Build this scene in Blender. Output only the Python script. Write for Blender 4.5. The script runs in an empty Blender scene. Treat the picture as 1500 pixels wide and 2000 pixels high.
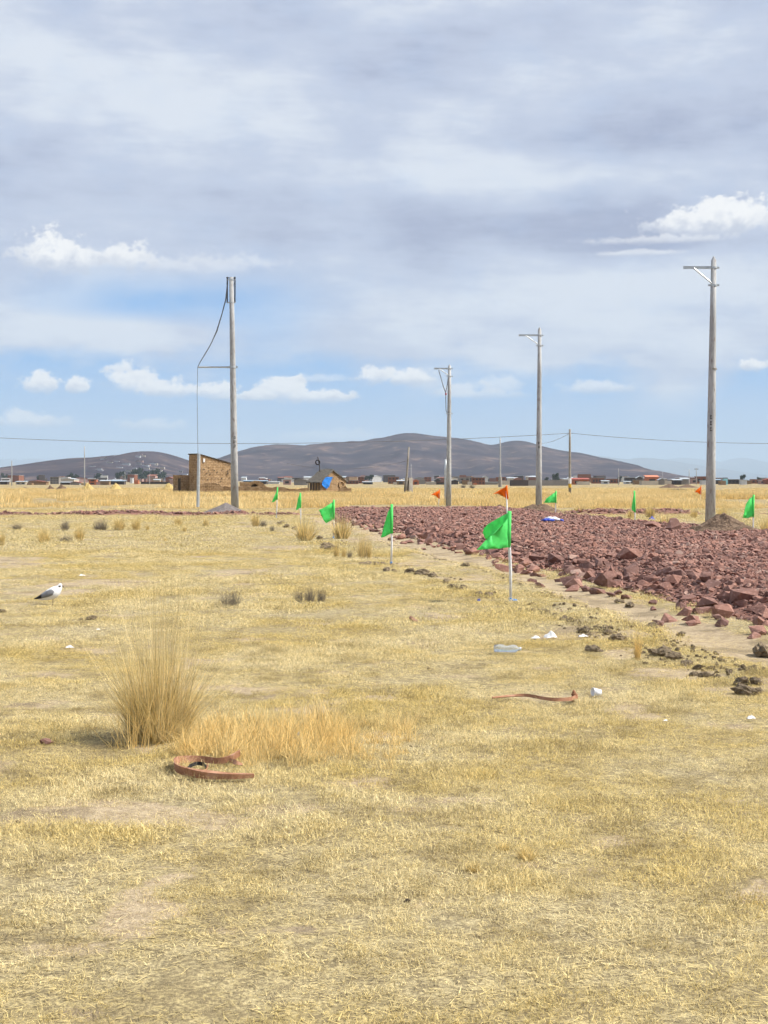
import bpy, bmesh, math, random
import numpy as np
from mathutils import Vector, Matrix, Euler

R = math.radians
scene = bpy.context.scene
COL = scene.collection

# ------------------------------------------------------------------ camera
F, EYE, HZ, CX = 2889.0, 1.53, 938.0, 750.0      # focal length (px of a 1500x2000 frame), eye height, horizon row
cam_d = bpy.data.cameras.new('camera')
cam = bpy.data.objects.new('camera', cam_d)
COL.objects.link(cam)
cam.location = (0, 0, EYE)
cam.rotation_euler = (R(90), 0, 0)
cam_d.sensor_fit = 'VERTICAL'
cam_d.sensor_height = 36
cam_d.lens = 36 * F / 2000
cam_d.shift_y = -62 / 2000
cam_d.clip_start = 0.1
cam_d.clip_end = 60000
scene.camera = cam

# ------------------------------------------------------------------ exposure
EXPOSURE = 0.62
vs = scene.view_settings
vs.view_transform = 'Standard'
vs.look = 'None'
vs.gamma = 1
vs.exposure = EXPOSURE
vs.use_curve_mapping = False
scene.cycles.use_denoising = True
scene.cycles.use_adaptive_sampling = True
scene.cycles.adaptive_threshold = 0.045
scene.cycles.adaptive_min_samples = 16
scene.cycles.max_bounces = 4
scene.cycles.diffuse_bounces = 2
scene.cycles.transparent_max_bounces = 8
scene.cycles.volume_bounces = 0

SUN_AZ, SUN_EL = 95.0, 47.0          # azimuth clockwise from the view direction
SKY_STRENGTH = 0.10
sd = bpy.data.lights.new('sun', 'SUN')
sd.energy = 4.6
sd.angle = R(0.53)
sd.color = (1.0, 0.95, 0.86)
sun = bpy.data.objects.new('sun', sd)
COL.objects.link(sun)
to_sun = Vector((math.sin(R(SUN_AZ)) * math.cos(R(SUN_EL)), math.cos(R(SUN_AZ)) * math.cos(R(SUN_EL)), math.sin(R(SUN_EL))))
sun.rotation_euler = to_sun.to_track_quat('Z', 'Y').to_euler()
sun.location = (20, 0, 30)


# ------------------------------------------------------------------ shader expression helper
class X:
    """a float socket with arithmetic"""
    def __init__(s, nt, sock): s.nt, s.sock = nt, sock
    def op(s, o, *a):
        n = s.nt.nodes.new('ShaderNodeMath'); n.operation = o
        for i, v in enumerate((s,) + a):
            if isinstance(v, X): s.nt.links.new(v.sock, n.inputs[i])
            else: n.inputs[i].default_value = v
        return X(s.nt, n.outputs[0])
    def __add__(s, o): return s.op('ADD', o)
    def __sub__(s, o): return s.op('SUBTRACT', o)
    def __mul__(s, o): return s.op('MULTIPLY', o)
    def __truediv__(s, o): return s.op('DIVIDE', o)
    def max(s, o): return s.op('MAXIMUM', o)
    def min(s, o): return s.op('MINIMUM', o)
    def clamp(s): return s.op('MAXIMUM', 0.0).op('MINIMUM', 1.0)
    def step(s, a, b, lo=0.0, hi=1.0):
        n = s.nt.nodes.new('ShaderNodeMapRange'); n.interpolation_type = 'SMOOTHSTEP'
        s.nt.links.new(s.sock, n.inputs[0])
        if a > b: a, b, lo, hi = b, a, hi, lo
        for i, v in enumerate((a, b, lo, hi)): n.inputs[i + 1].default_value = v
        return X(s.nt, n.outputs[0])


def vmath(nt, op, a, b=None):
    n = nt.nodes.new('ShaderNodeVectorMath'); n.operation = op
    for i, v in enumerate((a, b)):
        if v is None: continue
        if hasattr(v, 'is_linked'): nt.links.new(v, n.inputs[i])
        else: n.inputs[i].default_value = v
    return n


def noise(nt, vec, scale, detail=4, rough=0.55, dist=0.0, out='Fac'):
    n = nt.nodes.new('ShaderNodeTexNoise')
    n.inputs['Scale'].default_value = scale; n.inputs['Detail'].default_value = detail
    n.inputs['Roughness'].default_value = rough; n.inputs['Distortion'].default_value = dist
    if vec is not None: nt.links.new(vec, n.inputs['Vector'])
    return X(nt, n.outputs['Fac']) if out == 'Fac' else n.outputs['Color']


def mixc(nt, fac, a, b, mode='MIX'):
    n = nt.nodes.new('ShaderNodeMix'); n.data_type = 'RGBA'; n.blend_type = mode
    if isinstance(fac, X): nt.links.new(fac.sock, n.inputs[0])
    else: n.inputs[0].default_value = fac
    for i, v in ((6, a), (7, b)):
        if hasattr(v, 'is_linked'): nt.links.new(v, n.inputs[i])
        else: n.inputs[i].default_value = (*v, 1)
    return n.outputs[2]


def comb(nt, x, y, z=0.0):
    n = nt.nodes.new('ShaderNodeCombineXYZ')
    for i, v in enumerate((x, y, z)):
        if isinstance(v, X): nt.links.new(v.sock, n.inputs[i])
        else: n.inputs[i].default_value = v
    return n.outputs[0]


# ------------------------------------------------------------------ world: daylight sky with a broken cloud deck
world = bpy.data.worlds.new('World')
scene.world = world
world.use_nodes = True
world.cycles.sampling_method = 'MANUAL'
world.cycles.sample_map_resolution = 512
wt = world.node_tree
for n in list(wt.nodes): wt.nodes.remove(n)
w_out = wt.nodes.new('ShaderNodeOutputWorld')
w_bg = wt.nodes.new('ShaderNodeBackground')
w_bg.inputs['Strength'].default_value = SKY_STRENGTH
wt.links.new(w_bg.outputs[0], w_out.inputs['Surface'])
sky = wt.nodes.new('ShaderNodeTexSky')
sky.sky_type = 'NISHITA'
sky.sun_disc = False
sky.sun_elevation = R(SUN_EL)
sky.sun_rotation = R(SUN_AZ)
sky.altitude = 3800
sky.air_density = 1.0
sky.dust_density = 0.6
sky.ozone_density = 1.0


def lit(r, g, b):
    """a cloud brightness as photographed (sRGB 0-255) -> scene radiance for this exposure"""
    k = 1.0 / (SKY_STRENGTH * 2 ** EXPOSURE)
    return tuple(k * ((v / 255 + 0.055) / 1.055) ** 2.4 for v in (r, g, b))


def ang(px, py):
    return math.atan((px - CX) / F), math.atan((HZ - py) / math.hypot(F, px - CX))


tc = wt.nodes.new('ShaderNodeTexCoord')
d3 = tc.outputs['Generated']
sep = wt.nodes.new('ShaderNodeSeparateXYZ'); wt.links.new(d3, sep.inputs[0])
dx, dy, dz = (X(wt, sep.outputs[i]) for i in range(3))
AZ = dx.op('ARCTAN2', dy)
EL = dz.op('ARCSINE')
P2 = comb(wt, AZ, EL)
stretch = comb(wt, dx, dy, dz * 2.6)
nz_big = noise(wt, stretch, 5.0, 5, 0.55)
nz_mid = noise(wt, stretch, 13.0, 5, 0.6)
nz_edge = noise(wt, comb(wt, dx, dy, dz * 1.25), 95.0, 4, 0.62)
nz_soft = noise(wt, comb(wt, dx, dy, dz * 1.6), 26.0, 4, 0.55)


def blob(px, py, rx, ry):
    a, e = ang(px, py)
    v = vmath(wt, 'SUBTRACT', P2, (a, e, 0)).outputs[0]
    v = vmath(wt, 'MULTIPLY', v, (F / rx, F / ry, 0)).outputs[0]
    return v, X(wt, vmath(wt, 'LENGTH', v).outputs['Value'])


# blue air, paler towards the horizon
blue = mixc(wt, 0.8, sky.outputs[0], lit(104, 174, 240))
hz_f = EL.step(R(0.3), R(6.5), 1.0, 0.0)
air = mixc(wt, hz_f * 0.85, blue, lit(184, 207, 234))
air = mixc(wt, (nz_mid - 0.46).clamp() * 1.2, air, lit(196, 208, 232))
# tone of the deck
nz_wisp = noise(wt, comb(wt, dx * .6 + dz * .5, dy, dz * 3.2), 42.0, 4, 0.6)
tone = (nz_big - 0.5) * 1.35 + (nz_mid - 0.5) * 1.05 + (nz_wisp - 0.5) * .45 + 0.62
for px, py, rx, ry, amp in ((250, 190, 330, 120, .32), (980, 340, 400, 45, .42), (1100, 600, 430, 85, .36), (150, 640, 330, 60, .32),
                            (640, 90, 300, 110, -.30), (1330, 250, 280, 130, -.34), (930, 455, 420, 55, -.46), (760, 250, 160, 60, .1),
                            (1300, 475, 260, 26, -.35), (560, 420, 150, 80, -.1), (1400, 560, 200, 50, .3), (40, 330, 180, 90, -.12)):
    _, dd = blob(px, py, rx, ry)
    tone = tone + (dd * dd * -1.0).op('EXPONENT') * amp
tone = tone.clamp()
deck = mixc(wt, tone.step(0.0, 0.62), lit(166, 175, 202), lit(197, 207, 228))
deck = mixc(wt, tone.step(0.55, 1.0), deck, lit(224, 231, 242))
edge = EL + (nz_mid - 0.5) * 0.05 + (nz_soft - 0.5) * 0.03
cover = edge.step(ang(750, 770)[1], ang(750, 660)[1])
for px, py, rx, ry, amp in ((285, 590, 210, 45, .85), (520, 660, 110, 110, .55), (60, 715, 260, 30, .5), (1480, 770, 90, 60, .4)):
    _, dd = blob(px, py, rx, ry)
    cover = cover - (dd * dd * -1.0).op('EXPONENT') * amp
for px, py, rx, ry, amp in ((1330, 745, 90, 50, .8), (150, 655, 320, 36, .5), (1000, 690, 300, 40, .4)):
    _, dd = blob(px, py, rx, ry)
    cover = cover + (dd * dd * -1.0).op('EXPONENT') * amp
cover = (cover + (nz_soft - 0.5) * 0.35).clamp()
col = mixc(wt, cover, air, deck)
# cumulus: heaps with lit tops and grey feet
billow = (nz_edge - 0.5) * 2.3 + (nz_soft - 0.5) * 1.5
for px, py, rx, ry, op_ in ((85, 752, 38, 25, 1), (153, 757, 28, 21, .9), (262, 746, 46, 30, 1), (322, 762, 58, 22, .9), (242, 720, 28, 12, .6),
                            (425, 765, 44, 20, .85), (475, 776, 50, 11, .6), (558, 764, 46, 26, 1), (632, 775, 62, 18, .95), (505, 775, 30, 13, .7), (628, 742, 55, 10, .35),
                            (728, 735, 36, 21, .75), (812, 740, 50, 18, .85), (892, 764, 62, 20, .5), (985, 756, 36, 20, .45), (940, 772, 90, 12, .35),
                            (1165, 759, 72, 16, .55), (1472, 715, 30, 15, .85), (118, 502, 76, 46, 1), (248, 505, 58, 32, .7), (390, 522, 150, 26, .35),
                            (1400, 436, 130, 34, .75), (1455, 426, 70, 36, .8), (1290, 470, 150, 10, .4), (50, 822, 44, 21, .6), (105, 826, 40, 14, .35),
                            (292, 832, 66, 15, .4), (640, 855, 160, 18, .3), (1240, 496, 90, 7, .4)):
    v, dd = blob(px, py, rx, ry)
    sv = wt.nodes.new('ShaderNodeSeparateXYZ'); wt.links.new(v, sv.inputs[0])
    vx, vy = X(wt, sv.outputs[0]), X(wt, sv.outputs[1])
    vy2 = vy.max(vy * -1.45)                                   # flat feet
    dd = (vx * vx + vy2 * vy2).op('SQRT')
    soft = .5 if op_ > .6 else .75
    m = (dd + billow).step(1.22, 1.22 - soft) * min(1, op_ * 1.3) * vy.step(-.75, .1, .45, 1.0)
    up = (vy + (nz_edge - 0.5) * 2.6).step(-0.8, 0.45)
    col = mixc(wt, m, col, mixc(wt, up, lit(206, 212, 226), lit(254, 254, 254)))
# below the horizon the ground hides the sky; keep a neutral floor there
col = mixc(wt, EL.step(R(-3), R(-0.5), 1.0, 0.0), col, lit(150, 140, 110))
wt.links.new(col, w_bg.inputs['Color'])


# ------------------------------------------------------------------ numpy noise, projection of rows to ground
def _h(xi, yi, s):
    h = (xi.astype(np.int64) * 374761393 + yi.astype(np.int64) * 668265263 + s * 974634777) & 0xffffffff
    h = ((h ^ (h >> 13)) * 1274126177) & 0xffffffff
    return ((h ^ (h >> 16)) & 0xffffff) / float(0xffffff)


def vn(x, y, s=0):
    x = np.asarray(x, float); y = np.asarray(y, float)
    xi, yi = np.floor(x), np.floor(y)
    fx, fy = x - xi, y - yi
    fx, fy = fx * fx * (3 - 2 * fx), fy * fy * (3 - 2 * fy)
    a, b, c, d = _h(xi, yi, s), _h(xi + 1, yi, s), _h(xi, yi + 1, s), _h(xi + 1, yi + 1, s)
    return (a * (1 - fx) + b * fx) * (1 - fy) + (c * (1 - fx) + d * fx) * fy


def fbm(x, y, o=4, s=0):
    t = 0; a = 1; w = 0
    x = np.asarray(x, float); y = np.asarray(y, float)
    for k in range(o):
        t = t + a * vn(x * 2 ** k + 17.3 * k, y * 2 ** k - 9.1 * k, s + k); w += a; a *= .5
    return t / w


def sstep(x, a, b):
    t = np.clip((np.asarray(x, float) - a) / (b - a), 0, 1)
    return t * t * (3 - 2 * t)


def ground_at(px, py):
    """the spot of flat ground seen at a row and column of the photograph"""
    y = EYE * F / (py - HZ)
    return (px - CX) * y / F, y


def at(px, py, y):
    return Vector(((px - CX) * y / F, y, EYE - (py - HZ) * y / F))


ROAD_W, ROAD_END, SL = 9.3, 71.5, -0.127
def road_left(y): return 5.85 + SL * y
def path_x(y): return road_left(y) - 0.62 + 0.18 * np.sin(np.asarray(y) * .33)


def patch(px, py, rx, ry):
    x, y = ground_at(px, py)
    return x, y, rx * y / F, ry * y * y / (EYE * F)


SOIL = [patch(*p) + (p2,) for p, p2 in (((240, 1588, 210, 26), 1.0), ((560, 1577, 80, 10), .85), ((830, 1560, 110, 10), .7), ((1320, 1312, 95, 15), .9),
        ((1210, 1245, 60, 12), .6), ((1080, 1362, 90, 9), .6), ((1120, 1700, 120, 14), .45), ((120, 1850, 130, 14), .5), ((560, 1820, 120, 12), .45),
        ((820, 1105, 70, 10), .7), ((930, 1130, 60, 10), .6), ((300, 1370, 200, 8), .4), ((830, 1065, 80, 10), .8), ((700, 1055, 50, 5), .7),
        ((1030, 1690, 70, 10), .7), ((1420, 1360, 70, 12), .6))]


def soil_mask(x, y):
    x = np.asarray(x, float); y = np.asarray(y, float)
    n = fbm(x * 2.1, y * 2.1, 4, 5)
    m = np.zeros_like(x)
    px = path_x(y)
    w = 0.35 + 0.25 * (fbm(y * .5, y * 0 + 3, 2, 9) - .3) + np.where(y > 28, .25, 0)
    pm = 1 - sstep(np.abs(x - px) + (n - .5) * .5, w * .7, w * 1.5)
    m = np.maximum(m, pm * (y < 62) * (y > 2))
    for cx, cy, rx, ry, a in SOIL:
        d = np.hypot((x - cx) / rx, (y - cy) / ry)
        m = np.maximum(m, a * (1 - sstep(d + (n - .5) * 1.5, .6, 1.15)))
    big = fbm(x * .45 + 40, y * .45, 5, 21)
    m = np.maximum(m, .75 * sstep(big, .60, .72))
    small = fbm(x * 2.4, y * 2.4 + 9, 4, 31)
    m = np.maximum(m, .8 * sstep(small, .62, .72))
    return np.clip(m, 0, 1)


def gz(x, y):
    x = np.asarray(x, float); y = np.asarray(y, float)
    z = .05 * (fbm(x * .33, y * .33, 3, 2) - .5) * sstep(-np.abs(y), -140, -60)
    z = z + .025 * (fbm(x * 1.9, y * 1.9, 3, 3) - .5) * sstep(-np.abs(y), -70, -20)
    dp = x - path_x(y)
    on = (y < 62) * (y > 2)
    z = z - on * .05 * np.exp(-(dp / .4) ** 2) + on * .055 * np.exp(-((dp + .75) / .22) ** 2) * sstep(fbm(x * 1.3, y * 1.3, 3, 8), .35, .6)
    return z


def gz1(x, y): return float(gz(np.array([x]), np.array([y]))[0])


# ------------------------------------------------------------------ mesh helpers
def np_mesh(name, v, f):
    """v (n,3), f (m,3 or 4) arrays -> mesh"""
    v = np.asarray(v, np.float32); f = np.asarray(f, np.int32)
    me = bpy.data.meshes.new(name)
    k = f.shape[1]
    me.vertices.add(len(v)); me.vertices.foreach_set('co', v.ravel())
    me.loops.add(f.size); me.loops.foreach_set('vertex_index', f.ravel())
    me.polygons.add(len(f))
    me.polygons.foreach_set('loop_start', np.arange(0, f.size, k, dtype=np.int32))
    me.update(calc_edges=True)
    return me


class MB:
    def __init__(s): s.v = []; s.f = []; s.m = []; s.cur = 0
    def face(s, idx): s.f.append(tuple(idx)); s.m.append(s.cur)
    def add(s, vs_, fs_):
        b = len(s.v); s.v += [tuple(p) for p in vs_]
        for q in fs_: s.face([b + i for i in q])
        return s
    def box(s, x0, x1, y0, y1, z0, z1, mat=None):
        vs_ = [Vector(p) for p in ((x0, y0, z0), (x1, y0, z0), (x1, y1, z0), (x0, y1, z0), (x0, y0, z1), (x1, y0, z1), (x1, y1, z1), (x0, y1, z1))]
        if mat: vs_ = [mat @ p for p in vs_]
        return s.add(vs_, ((0, 3, 2, 1), (4, 5, 6, 7), (0, 1, 5, 4), (1, 2, 6, 5), (2, 3, 7, 6), (3, 0, 4, 7)))
    def prism(s, outline, y0, y1):
        """outline in x,z extruded along y"""
        n = len(outline)
        vs_ = [(x, y0, z) for x, z in outline] + [(x, y1, z) for x, z in outline]
        fs_ = [tuple(range(n)), tuple(range(2 * n - 1, n - 1, -1))]
        fs_ += [(i, i + n, (i + 1) % n + n, (i + 1) % n) for i in range(n)]
        return s.add(vs_, fs_)
    def tube(s, pts, rad, seg=8, cap=True):
        pts = [Vector(p) for p in pts]
        if not hasattr(rad, '__len__'): rad = [rad] * len(pts)
        b = len(s.v)
        up = Vector((0, 0, 1))
        for i, p in enumerate(pts):
            t = (pts[min(i + 1, len(pts) - 1)] - pts[max(i - 1, 0)]).normalized()
            a = t.cross(Vector((0, 1, 0)) if abs(t.dot(up)) > .9 else up).normalized(); c = a.cross(t)
            for k in range(seg):
                th = 2 * math.pi * k / seg
                s.v.append(tuple(p + (a * math.cos(th) + c * math.sin(th)) * rad[i]))
        for i in range(len(pts) - 1):
            for k in range(seg):
                s.face((b + i * seg + k, b + i * seg + (k + 1) % seg, b + (i + 1) * seg + (k + 1) % seg, b + (i + 1) * seg + k))
        if cap:
            s.face([b + k for k in range(seg)][::-1]); s.face([b + (len(pts) - 1) * seg + k for k in range(seg)])
        return s
    def lathe(s, prof, seg=16, center=(0, 0)):
        return s.tube([(center[0], center[1], z) for z, r in prof], [r for z, r in prof], seg)
    def build(s, name, mat, parent=None, smooth=False, loc=None, fix=True):
        me = bpy.data.meshes.new(name)
        me.from_pydata(s.v, [], s.f)
        mats = mat if isinstance(mat, (list, tuple)) else [mat]
        for m in mats: me.materials.append(m)
        if len(mats) > 1: me.polygons.foreach_set('material_index', s.m)
        if fix:
            bm = bmesh.new(); bm.from_mesh(me); bmesh.ops.recalc_face_normals(bm, faces=bm.faces); bm.to_mesh(me); bm.free()
        if smooth: me.polygons.foreach_set('use_smooth', [True] * len(me.polygons))
        return link(name, me, parent, loc)


def link(name, me, parent=None, loc=None):
    o = bpy.data.objects.new(name, me); COL.objects.link(o)
    if parent: o.parent = parent
    if loc is not None: o.location = loc
    return o


def tag(o, label=None, cat=None, group=None, kind=None):
    for k, v in (('label', label), ('category', cat), ('group', group), ('kind', kind)):
        if v: o[k] = v
    return o


def empty(name, loc, label, cat, group=None, rz=0):
    o = bpy.data.objects.new(name, None); COL.objects.link(o)
    o.empty_display_size = .2
    o.location = loc; o.rotation_euler = (0, 0, rz)
    return tag(o, label, cat, group, 'thing')


# ------------------------------------------------------------------ materials
def new_mat(name, rough=0.9, spec=0.2):
    m = bpy.data.materials.new(name); m.use_nodes = True
    nt = m.node_tree
    b = nt.nodes['Principled BSDF']
    b.inputs['Roughness'].default_value = rough
    b.inputs['Specular IOR Level'].default_value = spec
    return m, nt, b


def bump(nt, b, h, strength=.5, dist=.02):
    n = nt.nodes.new('ShaderNodeBump')
    n.inputs['Strength'].default_value = strength; n.inputs['Distance'].default_value = dist
    nt.links.new(h.sock, n.inputs['Height']); nt.links.new(n.outputs[0], b.inputs['Normal'])


def gpos(nt):
    return nt.nodes.new('ShaderNodeNewGeometry').outputs['Position']


def opos(nt):
    return nt.nodes.new('ShaderNodeTexCoord').outputs['Object']


def mottled(name, c1, c2, scale=6, rough=.9, spec=.2, bs=.4, bd=.02, c3=None, s3=40, world_space=False, stretch=None):
    m, nt, b = new_mat(name, rough, spec)
    p = gpos(nt) if world_space else opos(nt)
    if stretch: p = vmath(nt, 'MULTIPLY', p, stretch).outputs[0]
    n1 = noise(nt, p, scale, 5, .6)
    n2 = noise(nt, p, scale * 6, 4, .6)
    c = mixc(nt, (n1 * .65 + n2 * .35).step(.36, .64), c1, c2)
    if c3: c = mixc(nt, noise(nt, p, s3, 3).step(.56, .7), c, c3)
    nt.links.new(c, b.inputs['Base Color'])
    bump(nt, b, n1 * .5 + n2 * .5, bs, bd)
    return m


def plain(name, c, rough=.6, spec=.3, var=.15):
    m, nt, b = new_mat(name, rough, spec)
    n1 = noise(nt, opos(nt), 9, 4)
    nt.links.new(mixc(nt, n1.step(.3, .7), tuple(v * (1 - var) for v in c), tuple(min(1, v * (1 + var)) for v in c)), b.inputs['Base Color'])
    return m


def turf_colour(nt, p, golden=True):
    """the colour of the dry sward, by place"""
    n1 = noise(nt, p, .55, 5, .6, .3)
    n2 = noise(nt, p, 2.3, 5, .62)
    n3 = noise(nt, p, 9.0, 4, .6)
    c = mixc(nt, n1.step(.36, .62), (.655, .525, .228), (.745, .635, .37))
    c = mixc(nt, (n2 * .7 + n3 * .3).step(.47, .64) * .85, c, (.40, .315, .145))
    c = mixc(nt, (n1 * .5 + n3 * .5).step(.56, .66) * .6, c, (.80, .70, .47))
    if golden:
        sp = nt.nodes.new('ShaderNodeSeparateXYZ'); nt.links.new(p, sp.inputs[0])
        far = X(nt, sp.outputs[1]).step(60, 95)
        c = mixc(nt, far * .8, c, mixc(nt, n1.step(.3, .7), (.64, .475, .21), (.74, .585, .31)))
    return c


def leafy(name, colour_fn, transl=.35, var=.25):
    """thin dry blades: colour, a little light through them, per-blade variation from the mesh"""
    m, nt, b = new_mat(name, .75, .15)
    at_ = nt.nodes.new('ShaderNodeAttribute'); at_.attribute_name = 'tint'
    t = X(nt, at_.outputs['Fac'])
    c = colour_fn(nt)
    c = mixc(nt, t.step(0, 1), mixc(nt, 1.0, c, (1 - var,) * 3, 'MULTIPLY'), mixc(nt, 1.0, c, (1 + var, 1 + var * .95, 1 + var * .8), 'MULTIPLY'))
    nt.links.new(c, b.inputs['Base Color'])
    tr = nt.nodes.new('ShaderNodeBsdfTranslucent'); nt.links.new(c, tr.inputs['Color'])
    mx = nt.nodes.new('ShaderNodeMixShader'); mx.inputs[0].default_value = transl
    nt.links.new(b.outputs[0], mx.inputs[1]); nt.links.new(tr.outputs[0], mx.inputs[2])
    nt.links.new(mx.outputs[0], nt.nodes['Material Output'].inputs['Surface'])
    return m


M = {}
# ground
m, nt, b = new_mat('dry_ground', .95, .1)
p = gpos(nt)
c = turf_colour(nt, p)
sa = nt.nodes.new('ShaderNodeAttribute'); sa.attribute_name = 'soil'
fine = noise(nt, p, 60, 4, .65)
mid_ = noise(nt, p, 14, 4, .6)
soil_c = mixc(nt, (fine * .5 + mid_ * .5).step(.38, .62), (.30, .23, .145), (.47, .375, .25))
c = mixc(nt, (fine * .6 + mid_ * .4).step(.36, .58) * .8, mixc(nt, .45, c, (.32, .255, .15)), (.15, .118, .07))
soil_c = mixc(nt, noise(nt, p, 1.3, 4, .6).step(.50, .60) * .7, soil_c, (.20, .155, .098))
c = mixc(nt, (X(nt, sa.outputs['Fac']) + (fine - .5) * .5).step(.25, .65), c, soil_c)
nt.links.new(c, b.inputs['Base Color'])
bump(nt, b, fine * .6 + mid_ * .4, .7, .03)
M['ground'] = m
M['turf'] = leafy('short_dry_grass', lambda nt: turf_colour(nt, gpos(nt)), .3, .38)
M['gold'] = leafy('golden_grass', lambda nt: mixc(nt, noise(nt, gpos(nt), .25, 4).step(.35, .65), (.76, .56, .235), (.82, .67, .36)), .35, .4)
M['gold_far'] = leafy('golden_field_grass', lambda nt: mixc(nt, noise(nt, gpos(nt), .12, 5).step(.35, .65), (.66, .48, .205), (.80, .645, .35)), .35, .4)
M['ichu'] = leafy('tussock_straw', lambda nt: mixc(nt, noise(nt, opos(nt), 3, 3).step(.3, .7), (.60, .465, .20), (.76, .62, .33)), .3, .5)
M['ichu_tall'] = leafy('seed_stalk_straw', lambda nt: mixc(nt, noise(nt, opos(nt), 3, 3).step(.3, .7), (.66, .52, .26), (.76, .64, .38)), .3, .25)
M['grey_tuft'] = leafy('grey_dead_straw', lambda nt: mixc(nt, noise(nt, opos(nt), 3, 3).step(.3, .7), (.19, .165, .14), (.30, .26, .20)), .2, .35)
M['stone'] = mottled('red_broken_stone', (.195, .102, .080), (.30, .168, .132), 2.2, .9, .2, .5, .02, (.36, .22, .19), 9)
# each stone its own shade
nt = M['stone'].node_tree
oi = nt.nodes.new('ShaderNodeObjectInfo'); bs_ = nt.nodes['Principled BSDF']
old = bs_.inputs['Base Color'].links[0].from_socket
rn = X(nt, oi.outputs['Random'])
c = mixc(nt, rn.step(0, 1), mixc(nt, 1.0, old, (.72, .74, .78), 'MULTIPLY'), mixc(nt, 1.0, old, (1.25, 1.2, 1.15), 'MULTIPLY'))
c = mixc(nt, (rn * 7.0).op('FRACT').step(.86, .95) * .6, c, (.38, .27, .22))
nt.links.new(c, bs_.inputs['Base Color'])
M['bed'] = mottled('red_gravel_bed', (.16, .080, .062), (.26, .135, .105), 5, .95, .1, .9, .06, (.28, .16, .13), 22, True)
M['earth'] = mottled('turned_earth', (.15, .115, .08), (.30, .235, .16), 7, .95, .1, .9, .03, (.36, .28, .13), 16)
M['mound'] = mottled('excavated_soil', (.10, .068, .048), (.21, .145, .10), 5, .95, .1, 1, .05, (.32, .23, .16), 20, True)
M['gravel'] = mottled('grey_gravel', (.13, .115, .11), (.24, .21, .20), 7, .95, .1, 1, .05, (.30, .27, .25), 30, True)
M['concrete'] = mottled('pole_concrete', (.31, .31, .31), (.46, .46, .455), 1.6, .85, .2, .15, .006, (.25, .22, .2), 5, stretch=(3, 3, .7))
M['dark_concrete'] = mottled('weathered_concrete', (.23, .21, .18), (.34, .31, .27), 2, .9, .2, .3, .02)
M['galv'] = mottled('galvanised_steel', (.42, .45, .47), (.56, .59, .60), 8, .45, .5, .1, .002)
M['galv'].node_tree.nodes['Principled BSDF'].inputs['Metallic'].default_value = .5
M['dark_metal'] = plain('dark_steel', (.035, .033, .035), .5, .4)
M['wire'] = plain('aluminium_wire', (.16, .16, .165), .5, .4)
M['white_paint'] = mottled('white_painted_stick', (.62, .62, .63), (.80, .80, .80), 12, .6, .3, .2, .003, (.42, .40, .37), 16)
M['blue_paint'] = plain('blue_paint', (.10, .34, .78), .6, .3)
M['red_mark'] = plain('red_insulator', (.32, .03, .03), .5, .4)
M['mark'] = plain('dark_stencil_paint', (.06, .055, .05), .8, .1)
M['blue_plastic'] = plain('blue_plastic_sheet', (.02, .19, .62), .4, .4, .35)
M['blue_cloth'] = plain('navy_blue_plastic', (.03, .07, .42), .5, .4, .3)
M['white_plastic'] = plain('white_plastic', (.76, .77, .80), .4, .4, .08)
M['adobe'] = mottled('adobe', (.33, .215, .115), (.47, .325, .185), 2.0, .95, .1, .9, .08, (.20, .13, .075), 3.2)
M['thatch'] = mottled('old_thatch', (.11, .10, .085), (.21, .188, .155), 2.5, .95, .1, .8, .06, stretch=(6, 1, 1))
M['timber'] = mottled('dark_timber', (.045, .035, .028), (.10, .08, .06), 3, .9, .2, .4, .02)
M['rubber'] = plain('black_rubber', (.018, .017, .018), .6, .3)
M['leather'] = mottled('terracotta_strap', (.25, .115, .060), (.42, .22, .13), 16, .65, .35, .25, .004, (.44, .25, .17), 18)
M['leather'].node_tree.nodes['Principled BSDF'].inputs['Roughness'].default_value = .8
M['bird_white'] = plain('white_feathers', (.80, .80, .80), .8, .2, .06)
M['bird_grey'] = plain('grey_feathers', (.20, .205, .22), .8, .2, .2)
M['bird_black'] = plain('black_feathers', (.02, .02, .022), .7, .2)
M['bird_leg'] = plain('dark_red_leg', (.07, .02, .018), .6, .3)


def cloth(name, c):
    m, nt, b = new_mat(name, .7, .2)
    wv = noise(nt, opos(nt), 18, 3)
    cc = mixc(nt, wv.step(.3, .7), tuple(v * .9 for v in c), c)
    nt.links.new(cc, b.inputs['Base Color'])
    tr = nt.nodes.new('ShaderNodeBsdfTranslucent'); nt.links.new(cc, tr.inputs['Color'])
    mx = nt.nodes.new('ShaderNodeMixShader'); mx.inputs[0].default_value = .5
    nt.links.new(b.outputs[0], mx.inputs[1]); nt.links.new(tr.outputs[0], mx.inputs[2])
    nt.links.new(mx.outputs[0], nt.nodes['Material Output'].inputs['Surface'])
    return m


M['green'] = cloth('green_flag_cloth', (.19, .95, .28))
M['orange'] = cloth('orange_flag_cloth', (1.0, .25, .02))

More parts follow.
